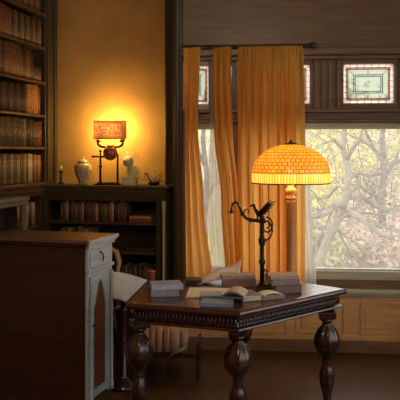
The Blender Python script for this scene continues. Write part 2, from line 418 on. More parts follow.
shrubs = [(304, 215, 17, LY, (1.1, .9, 1.6)), (312, 245, 15, LG, (.9, .8, .8)), (318, 150, 26, LY, (2.2, 1.5, 2.0)), (372, 145, 34, LG, (3.0, 2, 1.6)), (350, 250, 16, LT, (1.3, 1, .6)),
          (380, 255, 17, LT, (1.6, 1, .7)), (365, 225, 24, LT, (2.2, 1.2, 1.2)), (345, 175, 30, LT, (2, 1.5, 1.6)), (388, 190, 28, LG, (1.8, 1.2, 1.8)), (205, 190, 20, LY, (2.0, 1.2, 2.6)), (400, 150, 40, LY, (4, 2, 2.5)), (330, 120, 45, LG, (5, 2, 3))]
names = ['yellow-green shrub low at the left of the window view', 'small green shrub at the foot of the leaning tree', 'tall yellow-green thicket behind the leaning tree',
         'distant pale green thicket high on the slope', 'tan dry brush patch right of the trunk foot', 'tan dry brush patch low at the window right corner',
         'tan brush mound halfway up the slope', 'brown bare thicket behind the forked branches', 'green bush beside the upright dark tree',
         'yellow-green bush seen between the parted curtains', 'far yellow bush on the hillside behind the dark tree', 'far green wood on the hillside crest']
for (px, py, Y, mt, r), lb in zip(shrubs, names):
    c = P(px, py, Y); g = hz(c.x, c.y)
    mb = MB(); leaves(mb, (0, 0, 0), r, 900, .05 + .0035 * Y)
    for k in range(5):
        mb.tube([(random.uniform(-.2, .2), 0, g - c.z), (random.uniform(-.6, .6) * r[0], random.uniform(-.5, .5) * r[1], r[2] * .6)], [.04, .01], 5)
    tag(mb.build('shrub', mt, None, c), lb, 'shrub', 'shrubs on the hillside outside')
def branch(mb, p, d, L, r, depth, bend=.25):
    pts = [Vector(p)]; d = Vector(d).normalized(); n = 5
    for i in range(n):
        d = (d + Vector((random.gauss(0, bend), random.gauss(0, bend), random.gauss(0, bend) + .03))).normalized(); pts.append(pts[-1] + d * L / n)
    mb.tube(pts, [r * (1 - .75 * i / n) for i in range(n + 1)], 5 if depth else 4)
    if depth > 0:
        for k in range(3 if depth > 1 else 4):
            i = random.randint(1, n); q = pts[i]
            dd = (d + Vector((random.gauss(0, .8), random.gauss(0, .5), random.gauss(0, .7)))).normalized()
            branch(mb, q, dd, L * random.uniform(.5, .75), r * (1 - .75 * i / n) * .6, depth - 1, bend)
def tree(label, Y, trunk, limbs, rs, mat, base_px, base_py, twigs=2, grp='trees outside the window'):
    o0 = P(base_px, base_py, Y); g = hz(o0.x, o0.y); root = Vector((o0.x, Y, g))
    t = thing('bare_tree', label, 'tree', root, 0, grp)
    mb = MB(); pts = [Vector((0, 0, -.2))] + [P(a, b_, Y + dd) - root for a, b_, dd in trunk]
    mb.tube(pts, [rs * 1.15] + [rs * (1 - .65 * i / len(trunk)) for i in range(len(trunk))], 10); mb.build('trunk', mat, t)
    for lm, r in limbs:
        mb = MB(); lp = [P(a, b_, Y + dd) - root for a, b_, dd in lm]
        mb.tube(lp, [r * (1 - .7 * i / len(lp)) for i in range(len(lp))], 7)
        for i in range(1, len(lp)):
            for k in range(twigs):
                d = (lp[i] - lp[i - 1]).normalized() + Vector((random.gauss(0, .6), random.gauss(0, .5), random.gauss(.1, .7)))
                branch(mb, lp[i - 1].lerp(lp[i], random.random()), d, random.uniform(.5, 1.3) * Y / 13, r * .28, 1)
        mb.build('branch', mat, t)
    return t
tree('thick pale leaning tree with a forked trunk nearest the window', 13,
     [(318, 262, 0), (330, 236, 0), (341, 214, 0), (347, 195, 0), (349, 172, .2), (343, 148, .4), (346, 120, .6), (350, 90, .8)],
     [([(341, 214, 0), (352, 213, -.3), (366, 222, -.6), (380, 233, -.8), (394, 240, -1)], .085),
      ([(347, 197, 0), (360, 195, .3), (374, 205, .5), (392, 213, .6)], .07),
      ([(344, 205, 0), (336, 204, -.3), (326, 213, -.5), (310, 218, -.6), (296, 222, -.8)], .085),
      ([(347, 190, 0), (338, 185, .2), (328, 196, .4), (318, 200, .5)], .05),
      ([(349, 178, .1), (357, 172, .4), (370, 176, .5), (384, 172, .6)], .05),
      ([(346, 160, .3), (354, 146, 0), (362, 138, -.3), (372, 146, -.5)], .05),
      ([(344, 150, .4), (334, 140, .3), (322, 144, .1)], .04),
      ([(336, 225, 0), (342, 238, .3), (350, 252, .5), (358, 262, .8)], .03)], .09, M['bark'], 316, 268)
tree('upright dark tree at the right side of the window view', 17,
     [(384, 265, 0), (383, 230, 0), (381, 200, 0), (384, 170, 0), (382, 140, 0), (386, 100, 0)],
     [([(382, 205, 0), (374, 195, .3), (364, 190, .5), (356, 180, .6)], .07), ([(383, 180, 0), (392, 165, .2), (402, 160, .3)], .06), ([(383, 160, 0), (374, 150, .2), (366, 134, .3)], .06)], .11, M['bark2'], 384, 290)
tree('slender tree seen between the parted left curtains', 15,
     [(206, 262, 0), (204, 220, 0), (207, 180, 0), (203, 140, 0), (206, 90, 0)],
     [([(206, 200, 0), (214, 185, 0), (222, 180, 0)], .05), ([(205, 165, 0), (197, 150, 0), (190, 145, 0)], .05)], .08, M['bark2'], 206, 280)

# ================================================================ BOOKS (shared builders)
ORD = 'first second third fourth fifth sixth seventh eighth ninth tenth eleventh twelfth thirteenth fourteenth fifteenth sixteenth seventeenth eighteenth nineteenth twentieth'.split()
def ordw(i):
    if i < 20: return ORD[i]
    if i < 29: return 'twenty-' + ORD[i - 20]
    if i == 29: return 'thirtieth'
    return 'thirty-' + ORD[i - 30] if i < 39 else 'fortieth' if i == 39 else 'forty-' + ORD[i - 40]
DARK = (.035, .018, .010); BRN = (.15, .06, .02); TAN = (.46, .25, .09); ORG = (.52, .20, .045); RED = (.22, .05, .025); GRN = (.06, .065, .03); CRM = (.64, .45, .22); OLV = (.17, .11, .04)
CN = {DARK: 'near-black', BRN: 'brown', TAN: 'tan', ORG: 'orange-brown', RED: 'dark red', GRN: 'dull green', CRM: 'cream', OLV: 'olive'}
def shelf_book(loc, yaw, w, d, h, c, label, group, tilt=0):
    """upright book, spine towards -y; rounded spine, boards and page block"""
    mb = MB(); t = .003
    mb.box((0, 0.004, 0), (t, d, h)); mb.box((w - t, 0.004, 0), (w, d, h))
    n = 6; a = [mb.bm.verts.new((w / 2 - w / 2 * math.cos(math.pi * i / n), .004 - .007 * math.sin(math.pi * i / n), 0)) for i in range(n + 1)]
    b2 = [mb.bm.verts.new(v.co + Vector((0, 0, h))) for v in a]
    for i in range(n):
        f = mb.bm.faces.new((a[i], a[i + 1], b2[i + 1], b2[i])); f.smooth = True
    mb.bm.faces.new(b2); mb.bm.faces.new(a)
    o = mb.build('book', spine_mat(c), None, loc, yaw); tag(o, label, 'book', group)
    if tilt: o.rotation_euler.y = tilt
    pg = MB().box((t, .004, .004), (w - t, d - .006, h - .005)).build('pages', M['page'], o)
    return o
def book_row(frame_fn, yaw, start, end, z, hr, dr, seq, where, group, origin='corner', inward=1):
    """row of books along local x of a yawed frame; frame_fn(s) -> world point of the left spine corner"""
    s = start; i = 0
    while s < end:
        c, tw, hh = seq(s, i); wd = tw
        if s + wd > end: break
        if c is not None:
            h = hh * random.uniform(.94, 1.0)
            lab = '%s book, %s from the %s, %s' % (CN[c], ordw(i), origin, where)
            shelf_book(frame_fn(s, z), yaw, wd - .0015, random.uniform(*dr), h, c, lab, group); i += 1
        s += wd

# ================================================================ TALL BOOKCASE ON THE LEFT WALL
XF = -1.09
tb = thing('tall_bookcase', 'tall dark olive-brown built-in bookcase full of books on the left wall', 'bookcase', OB, YB)
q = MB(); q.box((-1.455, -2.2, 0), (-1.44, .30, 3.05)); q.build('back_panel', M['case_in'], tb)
q = MB(); q.box((-1.44, .06, 1.31), (XF, .30, 3.05), bev=.006); q.box((XF, .08, 1.34), (XF + .015, .13, 3.0), bev=.004); q.box((XF, .22, 1.34), (XF + .015, .27, 3.0), bev=.004); q.box((-1.44, -.03, 0), (XF, -.001, 1.24)); q.build('stile', M['case'], tb)
q = MB(); q.box((-1.44, -2.2, 0), (XF, -2.17, 3.05)); q.build('side_panel', M['case'], tb)
SH = [1.643, 1.917, 2.2, 2.5, 2.79]
for z in SH:
    MB().box((-1.44, -2.17, z - .022), (XF + .004, .06, z), bev=.004).build('shelf', M['case_x'], tb)
q = MB(); q.box((-1.44, -2.2, 3.05), (XF + .05, .30, 3.2), bev=.02); q.box((-1.44, -2.2, 3.0), (XF + .02, .06, 3.05), bev=.006); q.build('cornice', M['case'], tb)
q = MB(); q.box((-1.44, -2.2, 1.31), (XF + .05, -.03, 1.345), bev=.008); q.box((-1.44, -2.2, 1.265), (XF + .03, -.002, 1.31), bev=.01); q.box((-1.44, -2.2, 1.235), (XF + .012, -.002, 1.265), bev=.005); q.build('ledge', M['case_x'], tb)
for z in (.98, .68, .38, .08):
    MB().box((-1.44, -2.17, z - .02), (XF, -.03, z), bev=.003).build('shelf', M['case_x'], tb)
# breakfront base
bf = thing('base_cabinet', 'projecting lower cabinet with greyish ledge at the far left', 'cabinet', OB, YB)
q = MB(); q.box((XF + .055, -1.22, 1.235), (-.855, -.675, 1.27), bev=.008); q.box((XF + .055, -1.22, 1.205), (-.865, -.685, 1.235), bev=.006); q.build('ledge', wood('grey_ledge_wood', (.12, .10, .08), (.2, .17, .14), .35, 'y'), bf)  # ledge and corner post greyer and lighter than the bookcase wood
q = MB(); q.box((-.905, -.75, 0), (-.872, -.69, 1.205), bev=.006); q.build('corner_post', wood('light_post_wood', (.12, .09, .06), (.2, .16, .11), .35), bf)
q = MB(); q.box((-.95, -.69, 0), (-1.04, -.71, 1.205)); q.build('end_panel', M['case'], bf)
q = MB(); q.box((-.90, -1.22, 0), (-1.03, -1.20, 1.2)); q.box((-1.05, -1.22, .0), (-1.035, -.72, 1.2)); q.build('inner_panel', M['case_in'], bf)

def left_frame(s, z): return locB(XF - .02, -2.0 + s if False else s, z)
# books in the tall bookcase: rows run away from the camera (local y); spine faces +x of frame B
YL = YB + R(90)     # local x of the book runs along frame y; local -y of the book faces frame +x
def rowfn(s, z): return locB(XF - .018, s, z)
def seq1(spec):
    def f(s, i):
        for (s0, cs, tw, hh) in spec:
            if s < s0: return (cs[i % len(cs)] if cs else None, tw * random.uniform(.9, 1.1), hh)
        return (None, .03, .1)
    return f
def tall_row(z, spec, where, s0=-1.15, s1=.035):
    pts = []; s = s0; lst = []
    f = seq1(spec)
    while s < s1:
        c, tw, hh = f(s, len(lst))
        if s + tw > s1: break
        if c: lst.append((s, tw, hh, c))
        s += tw
    n = len(lst)
    for k, (s, tw, hh, c) in enumerate(lst):
        i = n - 1 - k
        shelf_book(locB(XF - .018, s, z + .0005), YL, tw - .0015, random.uniform(.16, .2), hh * random.uniform(.95, 1), c,
                   '%s book, %s from the corner stile, %s of tall bookcase' % (CN[c], ordw(i), where), 'books on the %s of the tall bookcase' % where)
tall_row(2.79, [(-.4, [BRN, DARK], .036, .21), (.03, [RED, BRN, DARK], .034, .2)], 'uppermost shelf')
tall_row(2.5, [(-.5, [BRN, RED], .036, .24), (.03, [DARK, BRN, OLV], .034, .23)], 'second shelf from the top')
tall_row(2.2, [(-.62, [BRN, DARK], .034, .26), (-.36, [BRN, RED, BRN], .05, .265), (-.12, [BRN, DARK, RED], .045, .24), (.03, [BRN], .028, .12)], 'third shelf from the top')
tall_row(1.917, [(-.27, [DARK, DARK, BRN], .038, .235), (-.06, [ORG], .05, .252), (.03, [RED, BRN], .04, .235)], 'fourth shelf from the top')
tall_row(1.643, [(-.30, [OLV, BRN, OLV], .034, .235), (-.265, [TAN], .03, .24), (-.12, [DARK, BRN, GRN], .036, .235), (.03, [BRN, RED], .035, .22)], 'fifth shelf from the top')
tall_row(1.346, [(-.24, [TAN, OLV, OLV], .036, .245), (-.17, [CRM], .036, .25), (-.10, [BRN, TAN], .034, .235), (.03, [RED, ORG, BRN], .032, .23)], 'ledge')
def lowrow(z, cs, where, s0=-.66, s1=-.04, h=.2):
    s = s0; lst = []
    while s < s1 - .03: lst.append((s, cs[len(lst) % len(cs)])); s += .034
    for k, (s, c) in enumerate(lst):
        shelf_book(locB(XF - .03, s, z + .0005), YL, .0325, .18, h * random.uniform(.9, 1), c, '%s book, %s from the corner, %s under the tall bookcase ledge' % (CN[c], ordw(len(lst) - 1 - k), where), 'books %s under the tall bookcase ledge' % where)
lowrow(.98, [BRN, TAN, BRN, ORG, DARK], 'on the upper shelf', h=.21)

# ================================================================ LOW BOOKCASE UNDER THE WALL LAMP
lb = thing('low_bookcase', 'low olive-brown open bookcase with pale pilaster under the glowing lamp', 'bookcase', OB, YB)
L = -1.085; ZL = 1.32
q = MB(); q.box((L, -.025, ZL - .03), (.025, .305, ZL), bev=.008); q.box((L, -.012, ZL - .055), (.012, .30, ZL - .03), bev=.006); q.build('ledge', M['case_x'], lb)
q = MB(); q.box((L, -.004, ZL - .12), (0, .02, ZL - .055)); q.box((L, -.012, ZL - .128), (0, .02, ZL - .12), bev=.002); q.build('frieze', M['case'], lb)
q = MB(); q.box((-.022, .0, 0), (0, .30, ZL - .055)); q.build('side_panel', wood('window_lit_side_panel', (.13, .085, .035), (.22, .15, .065), .4), lb)  # lighter than the case wood: window light painted into this side
q = MB(); q.box((-.075, -.006, 0), (-.034, .02, ZL - .12)); q.build('stile', M['case'], lb)
q = MB(); q.lathe([(.0165, 0), (.0165, .02), (.012, .03), (.012, 1.08), (.017, 1.09), (.012, 1.11), (.019, 1.16), (.019, 1.20)], (-.008, -.014, 0), 12, 6, .06); q.build('pilaster', M['pil'], lb)
q = MB(); q.box((L, 0, 0), (L + .05, .02, ZL - .12)); q.box((L, 0.02, 0), (L + .02, .30, ZL - .055)); q.build('stile', M['case'], lb)
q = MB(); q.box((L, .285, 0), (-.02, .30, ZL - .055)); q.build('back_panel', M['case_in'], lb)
for z in (1.017, .775, .46, .10):
    MB().box((L + .02, .008, z - .022), (-.022, .285, z), bev=.003).build('shelf', M['case_x'], lb)
MB().box((L, -.01, 0), (0, .008, .08)).build('plinth', M['case'], lb)
def low_books(z, px0, px1, cs, hh, where, tw=.032):
    s = bx_on(px0, .03); e = bx_on(px1, .03); i = 0
    while s < e:
        w_ = tw * random.uniform(.75, 1.2); c = cs[i % len(cs)]
        shelf_book(locB(s, .035, z + .0005), YB, w_ - .001, .17, hh * random.uniform(.86, 1), c,
                   '%s book, %s from the left, %s of low bookcase' % (CN[c], ordw(i), where), 'books on the %s of the low bookcase' % where)
        s += w_; i += 1
low_books(1.017, 60, 124, [BRN, BRN, TAN, DARK, BRN, OLV, BRN, ORG, DARK, BRN], .172, 'upper shelf', .028)
low_books(.775, 58, 90, [DARK, OLV, BRN, TAN, OLV], .20, 'middle shelf')
low_books(.46, 120, 150, [DARK, BRN, DARK], .2, 'lower shelf')
def flat_book(loc, yaw, w, d, h, c, label, spine='front', cat='book', group=None, pagem=None, cm=None):
    """book lying flat: boards, spine and a page block; origin at the front-left bottom corner"""
    t = min(.004, h * .15); cm = cm or cover(c)
    r = thing('book', label, cat, loc, yaw, group)
    q = MB(); q.box((0, 0, 0), (w, d, t), bev=t * .3); q.box((0, 0, h - t), (w, d, h), bev=t * .3)
    if spine == 'front': q.box((0, -.002, 0), (w, t, h), bev=t * .4)
    elif spine == 'left': q.box((-.002, 0, 0), (t, d, h), bev=t * .4)
    else: q.box((0, d - t, 0), (w, d + .002, h), bev=t * .4)
    q.build('cover', cm, r)
    k = .005
    MB().box((k, k if spine != 'front' else t, t), (w - k, d - k, h - t)).build('pages', pagem or M['page'], r)
    return r
for i, (c, w_) in enumerate(((RED, .20), (ORG, .19))):
    flat_book(locB(bx_on(129, .03), .04, 1.0175 + i * .026), YB, w_, .15, .025, c, ('dark red flat book, lower of the pair' if i == 0 else 'orange-brown flat book, upper of the pair') + ' lying on the low bookcase shelf', group='flat books on the low bookcase shelf')
flat_book(locB(bx_on(126, .03), .04, .7755), YB, .22, .17, .03, DARK, 'dark flat book lying on the middle shelf of low bookcase')

# ================================================================ THINGS ON THE LOW BOOKCASE
def ledge(px, y=.13): return locB(bx_on(px, y), y, ZL + .0005)
PM = 700 / 6.0
# lidded vase
v = thing('lidded_jar', 'cream patterned ginger jar with domed lid left of the lamp', 'jar', ledge(83)); v.scale = (1.12, 1.12, 1.1)
MB().lathe([(.03, 0), (.034, .004), (.032, .02), (.05, .06), (.066, .10), (.069, .125), (.062, .15), (.042, .165), (.036, .17)], n=28).build('body', M['vase'], v)
MB().lathe([(.041, .168), (.043, .174), (.036, .186), (.018, .196), (.008, .2), (.012, .206), (.006, .214), (0.001, .216)], n=24).build('lid', M['vase'], v)
# dark candlestick
c = thing('candlestick', 'small dark turned candlestick left of the cream jar', 'candlestick', ledge(61, .16))
MB().lathe([(.03, 0), (.03, .008), (.012, .018), (.008, .04), (.014, .055), (.007, .07), (.009, .10), (.02, .112), (.02, .118)], n=16).build('stem', M['iron'], c)
MB().lathe([(.009, .118), (.009, .155), (.002, .157)], n=12).build('candle', M['cream'], c)
# table lamp with two arms
la = thing('lamp', 'glowing lamp with orange-red rectangular shade on a two-armed iron stand', 'lamp', ledge(109, .10), YB)
q = MB(); q.box((-.115, -.045, 0), (.10, .045, .012), bev=.004); q.box((-.10, -.03, .012), (.085, .03, .022), bev=.004); q.build('base', M['iron'], la)
q = MB(); q.tube([(-.078, 0, .02), (-.078, 0, .285)], [.010, .008], 10); q.lathe([(.014, 0), (.017, .008), (.012, .016)], (-.078, 0, .15), 12); q.tube([(-.145, 0, .24), (-.02, 0, .24)], .008, 8); q.ball((-.078, 0, .288), .012)
q.ball((-.148, 0, .24), .011); q.build('cross_post', M['iron'], la)
q = MB(); q.tube([(.078, 0, .02), (.078, 0, .26)], [.010, .008], 10); q.tube([(.078, 0, .26), (.05, 0, .275)], .007, 8); q.build('post', M['iron'], la)
q = MB(); q.lathe([(.001, -.064), (.02, -.06), (.045, -.045), (.062, -.015), (.063, .015), (.048, .045), (.03, .058), (.034, .066), (.02, .07)], (.012, 0, .27), 24, 8, .03); q.build('body', M['copper'], la)
for s in (-1, 1):
    q = MB(); x0 = .012
    q.tube([(x0 + s * .03, 0, .30), (x0 + s * .05, 0, .325), (x0 + s * .075, 0, .325), (x0 + s * .105, 0, .34), (x0 + s * .112, 0, .36), (x0 + s * .108, 0, .378)], [.012, .012, .013, .013, .012, .012], 10)
    q.lathe([(.012, 0), (.028, .008), (.030, .014), (.018, .020), (.016, .036), (.022, .04)], (x0 + s * .105, 0, .365), 16); q.build('arm', M['bronze'], la)
m, nt, b, o_ = newmat('lamp_shade_parchment'); nt.nodes.remove(b)
vo = N(nt, 'ShaderNodeTexVoronoi', feature='DISTANCE_TO_EDGE'); vo.inputs['Scale'].default_value = 26; cc = coords(nt)
nd = N(nt, 'ShaderNodeTexNoise'); nd.inputs['Scale'].default_value = 18; nt.links.new(cc, nd.inputs[0])
av = N(nt, 'ShaderNodeVectorMath', operation='ADD'); sc_ = N(nt, 'ShaderNodeVectorMath', operation='SCALE'); sc_.inputs[3].default_value = .07
nt.links.new(nd.outputs[1], sc_.inputs[0]); nt.links.new(cc, av.inputs[0]); nt.links.new(sc_.outputs[0], av.inputs[1]); nt.links.new(av.outputs[0], vo.inputs[0])
pat = ramp(nt, vo.outputs[0], [(.05, (.95, .50, .24)), (.16, (.72, .24, .11))])
plain = N(nt, 'ShaderNodeRGB'); plain.outputs[0].default_value = (.72, .25, .12, 1)
sp = N(nt, 'ShaderNodeSeparateXYZ'); nt.links.new(cc, sp.inputs[0])
def band(sock, lo, hi):
    a = N(nt, 'ShaderNodeMath', operation='GREATER_THAN'); a.inputs[1].default_value = lo; nt.links.new(sock, a.inputs[0])
    b_ = N(nt, 'ShaderNodeMath', operation='LESS_THAN'); b_.inputs[1].default_value = hi; nt.links.new(sock, b_.inputs[0])
    mm = N(nt, 'ShaderNodeMath', operation='MULTIPLY'); nt.links.new(a.outputs[0], mm.inputs[0]); nt.links.new(b_.outputs[0], mm.inputs[1]); return mm.outputs[0]
mm = N(nt, 'ShaderNodeMath', operation='MULTIPLY'); nt.links.new(band(sp.outputs[0], -.11, .13), mm.inputs[0]); nt.links.new(band(sp.outputs[2], .415, .515), mm.inputs[1])
mxc = N(nt, 'ShaderNodeMix', data_type='RGBA'); nt.links.new(mm.outputs[0], mxc.inputs[0]); nt.links.new(plain.outputs[0], mxc.inputs[6]); nt.links.new(pat, mxc.inputs[7])
dd = N(nt, 'ShaderNodeBsdfDiffuse'); tt = N(nt, 'ShaderNodeBsdfTranslucent'); ms = N(nt, 'ShaderNodeMixShader'); ms.inputs[0].default_value = .06
nt.links.new(mxc.outputs[2], dd.inputs[0]); nt.links.new(mxc.outputs[2], tt.inputs[0]); nt.links.new(dd.outputs[0], ms.inputs[1]); nt.links.new(tt.outputs[0], ms.inputs[2]); nt.links.new(ms.outputs[0], o_.inputs[0])
q = MB(); sx, sy, za, zb = .138, .045, .392, .540; cx = .010
def rr(o_=0): 
    out = []
    for qx, qy, a0 in ((1, 1, 0), (-1, 1, 90), (-1, -1, 180), (1, -1, 270)):
        for k in range(4):
            a = R(a0 + 30 * k); out.append((cx + qx * (sx - .02) + .02 * math.cos(a), qy * (sy - .02) + .02 * math.sin(a)))
    return out
ring = rr(); A_ = [q.bm.verts.new((x, y, za)) for x, y in ring]; B_ = [q.bm.verts.new((x, y, zb)) for x, y in ring]
for i in range(len(ring)):
    if i == 3: continue       # open at the back, towards the wall
    q.bm.faces.new((A_[i], A_[(i + 1) % len(ring)], B_[(i + 1) % len(ring)], B_[i]))
shade = q.build('lamp_shade', m, la)
q = MB()
for z in (za, zb): q.tube([(x, y, z) for x, y in ring + ring[:1]], .0032, 6)
q.build('shade_trim', M['bronze'], la)
q = MB()
for s in (-1, 1): q.lathe([(.008, 0), (.016, .015), (.02, .035), (.014, .055), (.001, .062)], (.012 + s * .085, 0.01, .425), 12)
m, nt, b, o_ = newmat('lamp_bulb'); b.inputs['Emission Color'].default_value = (1, .68, .3, 1); b.inputs['Emission Strength'].default_value = 6; q.build('bulb', m, la)
for s in (-1, 1):
    l = bpy.data.lights.new('lamp_light', 'POINT'); l.energy = 9; l.color = (1, .72, .20); l.shadow_soft_size = .03
    o = bpy.data.objects.new('lamp_light', l); COL.objects.link(o); o.parent = la; o.location = (-.030 + s * .06, .055, .475)
# pale box with two knobbly balls
o = thing('small_box', 'small cream box right of the lamp under two pale balls', 'box', ledge(130, .15), YB)
MB().box((-.062, -.042, 0), (.062, .042, .055), bev=.004).build('body', M['cream'], o); MB().box((-.066, -.046, .055), (.066, .046, .068), bev=.004).build('lid', M['cream'], o)
p = ledge(128, .15) + Vector((-.012, -.02, .0685 + .052)); tag(MB().ball((0, 0, 0), .05, sub=3, jit=.03).build('textured_ball', M['cream'], None, ledge(132.5, .15) + Vector((0, 0, .0685 + .049))), 'pale knobbly round ball, lower one on the cream box', 'ball', 'pale balls on the cream box')
tag(MB().ball((0, 0, 0), .047, sub=3, jit=.03).build('textured_ball', M['cream'], None, ledge(128.3, .15) + Vector((0, .0, .0685 + .13))), 'pale knobbly round ball, upper one leaning by the lamp', 'ball', 'pale balls on the cream box')
o = thing('glass_cloche', 'clear glass dome standing over the cream box and pale balls', 'glass dome', ledge(131.5, .15))
MB().lathe([(.090, .001), (.088, .20), (.083, .235), (.068, .265), (.044, .285), (.012, .293)], n=32).build('dome', glass('thin_clear_glass', (.96, .95, .92), .07, .05), o)
MB().lathe([(.006, .293), (.006, .300), (.012, .308), (.006, .316), (.001, .318)], n=12).build('knob', M['glass'], o)
# dried twigs
t = thing('dried_twig_arrangement', 'dark dried twig ornament with reddish berries at the ledge right end', 'ornament', ledge(154, .15))
q = MB(); q.lathe([(.03, 0), (.045, .006), (.05, .022), (.045, .026), (.02, .012)], n=18); q.build('dish', M['iron'], t)
q = MB(); bl = []
for k in range(16):
    a = random.uniform(0, 6.28); p = Vector((0, 0, .012)); d = Vector((math.cos(a) * .9, math.sin(a) * .4, random.uniform(.3, 1.1))).normalized(); pts = [p]
    for j in range(4): d = (d + Vector((random.gauss(0, .3), random.gauss(0, .2), random.gauss(0, .3)))); d.z = abs(d.z); d.normalize(); p = p + d * random.uniform(.02, .036); pts.append(p)
    q.tube(pts, [.004, .0035, .003, .0025, .002], 5); bl.append(pts[-1])
q.build('twigs', M['bark2'], t)
for p_ in bl: MB().ball(p_, .007, sub=1).build('berry', M['copper'], t)

# ================================================================ CURTAINS
def curtain(name, label, edges_l, edges_r, ytop, ybot, Z, folds, amp, mat, ph=0, grp=None, seed=0, cat='curtain'):
    """edges: list of (image row, image column) at depth Z along the window wall"""
    def interp(e, y):
        if y <= e[0][0]: return e[0][1]
        for (y0, x0), (y1, x1) in zip(e, e[1:]):
            if y <= y1: k = (y - y0) / (y1 - y0); k = k * k * (3 - 2 * k); return x0 + (x1 - x0) * k
        return e[-1][1]
    rnd = random.Random(seed); offs = [rnd.uniform(.7, 1.3) for _ in range(folds)]; tot = sum(offs)
    def fn(u, v):
        y = ytop + (ybot - ytop) * v; a, b_ = interp(edges_l, y), interp(edges_r, y)
        acc = 0; uu = u * tot
        for i, w_ in enumerate(offs):
            if uu <= acc + w_ + 1e-9: phs = i + (uu - acc) / w_; break
            acc += w_
        px = a + (b_ - a) * u
        g = min(1, max(0, (v - .02) * 9))
        top = .007 * math.sin(2 * math.pi * phs * 3)
        dep = (g * amp * (math.cos(2 * math.pi * phs + ph + .5 * math.sin(v * 3 + phs)) ) + (1 - g) * top)
        x = (px - 200) / F * Z + g * amp * .35 * math.sin(4 * math.pi * phs)
        zc = Z - math.tan(-YW) * x * 1.0
        return (x, zc + dep + amp * .25 * math.sin(v * 7 + phs * 2), EYE - (y - HY) / F * Z)
    mb = MB().sheet(fn, folds * 16, 40)
    o = mb.build(name, mat); return tag(o, label, cat, grp)
G = 'orange curtains across the bay window'
ZB = 287
curtain('curtain', 'narrow orange curtain beside the dark post at the window left edge', [(20, 184), (300, 186)], [(20, 201), (130, 198), (200, 204), (287, 213)], 47, ZB, 5.56, 3, .030, M['curtain'], 0, G, 3)
curtain('curtain', 'orange curtain with pale sheer edge left of the dark gap', [(20, 212), (60, 213), (130, 214), (200, 221), (287, 226)], [(20, 232), (60, 231), (130, 233), (200, 238), (287, 239)], 47, ZB, 5.56, 3, .030, M['curtain'], 1, G, 5)
curtain('curtain', 'wide orange curtain of deep folds behind the domed lamp', [(20, 238), (130, 237.5), (170, 237), (287, 238)], [(20, 301), (130, 303), (287, 304)], 47, ZB, 5.52, 7, .045, M['curtain'], 2, G, 8)
curtain('sheer_curtain', 'white sheer curtain strip between the two left orange curtains', [(60, 211), (130, 210), (200, 207), (287, 212)], [(60, 218), (200, 224), (287, 228)], 50, ZB, 5.615, 3, .010, M['sheer'], 0, 'white sheer curtains', 2)
curtain('sheer_curtain', 'pale sheer curtain edge right of the wide orange curtain', [(60, 296), (287, 300)], [(60, 303), (130, 304), (190, 309), (287, 315)], 50, ZB, 5.60, 3, .010, M['sheer'], 0, 'white sheer curtains', 4)
rd = thing('curtain_rod', 'dark wooden curtain rod above the orange curtains', 'curtain rod', OW, YW)
MB().tube([(.0, -.13, 2.437), (wx(310), -.13, 2.437)], .014, 12).build('pole', M['case'], rd)
MB().ball((wx(312), -.13, 2.437), .028).build('finial', M['case'], rd)
for x in (.03, wx(235), wx(306)): MB().box((x - .008, -.13, 2.425), (x + .008, .0, 2.445)).build('bracket', M['iron'], rd)

# ================================================================ TABLE
TP = [T(127, 303), T(240, 311.5), T(347.5, 288.5), T(297, 281), T(205, 277.5), T(146, 285)]
cen = sum(TP, Vector()) / 6; cen.z = 0
tbl = thing('library_table', 'dark mahogany many-sided library table with carved edge under the books', 'table', cen)
poly = [(p.x - cen.x, p.y - cen.y) for p in TP]
def inset(poly, d):
    n = len(poly); out = []
    for i in range(n):
        p0, p1, p2 = Vector(poly[i - 1]), Vector(poly[i]), Vector(poly[(i + 1) % n])
        e1 = (p1 - p0).normalized(); e2 = (p2 - p1).normalized(); n1 = Vector((-e1.y, e1.x)); n2 = Vector((-e2.y, e2.x))
        bis = (n1 + n2).normalized(); k = d / max(.3, bis.dot(n1)); out.append(tuple(p1 + bis * k))
    return out
def rim(mb, prof):
    rings = [[mb.bm.verts.new((x, y, z)) for x, y in inset(poly, d)] for d, z in prof]
    for a, b_ in zip(rings, rings[1:]):
        for i in range(6): mb.bm.faces.new((a[i], a[(i + 1) % 6], b_[(i + 1) % 6], b_[i]))
    mb.bm.faces.new(rings[0][::-1]); mb.bm.faces.new(rings[-1])
q = MB(); rim(q, [(.030, .722), (.012, .724), (.003, .733), (0, .742), (.003, .752), (.010, .758), (.02, .76)]); q.build('tabletop', M['tabtop'], tbl)
q = MB(); pin = inset(poly, .075); pin2 = inset(poly, .083)
for i in range(6):
    j = (i + 1) % 6; q.bm.faces.new([q.bm.verts.new((*p, .7608)) for p in (pin[i], pin[j], pin2[j], pin2[i])])
q.build('inlay_line', M['table'], tbl)
q = MB(); rim(q, [(.06, .640), (.028, .642), (.018, .650), (.020, .658), (.045, .664), (.050, .690), (.030, .712), (.030, .722)])
ap = inset(poly, .034)
for i in range(6):
    a = Vector(ap[i]); b_ = Vector(ap[(i + 1) % 6]); n = max(2, int((b_ - a).length / .022)); ang = math.atan2(b_.y - a.y, b_.x - a.x)
    for k in range(n):
        p = a.lerp(b_, (k + .5) / n)
        q.tube([(p.x, p.y, .715), (p.x - .010 * -math.sin(ang), p.y - .010 * math.cos(ang) * -1 if False else p.y, .69), (p.x, p.y, .666)], [.0035, .0058, .0035], 6)
q.build('carved_apron', M['table'], tbl)
leg_prof = [(.032, 0), (.040, .01), (.045, .04), (.030, .07), (.022, .10), (.026, .14), (.040, .20), (.046, .26), (.034, .30), (.024, .33), (.03, .345), (.026, .36), (.034, .375), (.054, .395), (.069, .425), (.075, .46), (.070, .497), (.052, .535), (.030, .56), (.024, .575), (.034, .583), (.038, .592), (.026, .60), (.026, .61)]
lp = inset(poly, .125)
lp = []
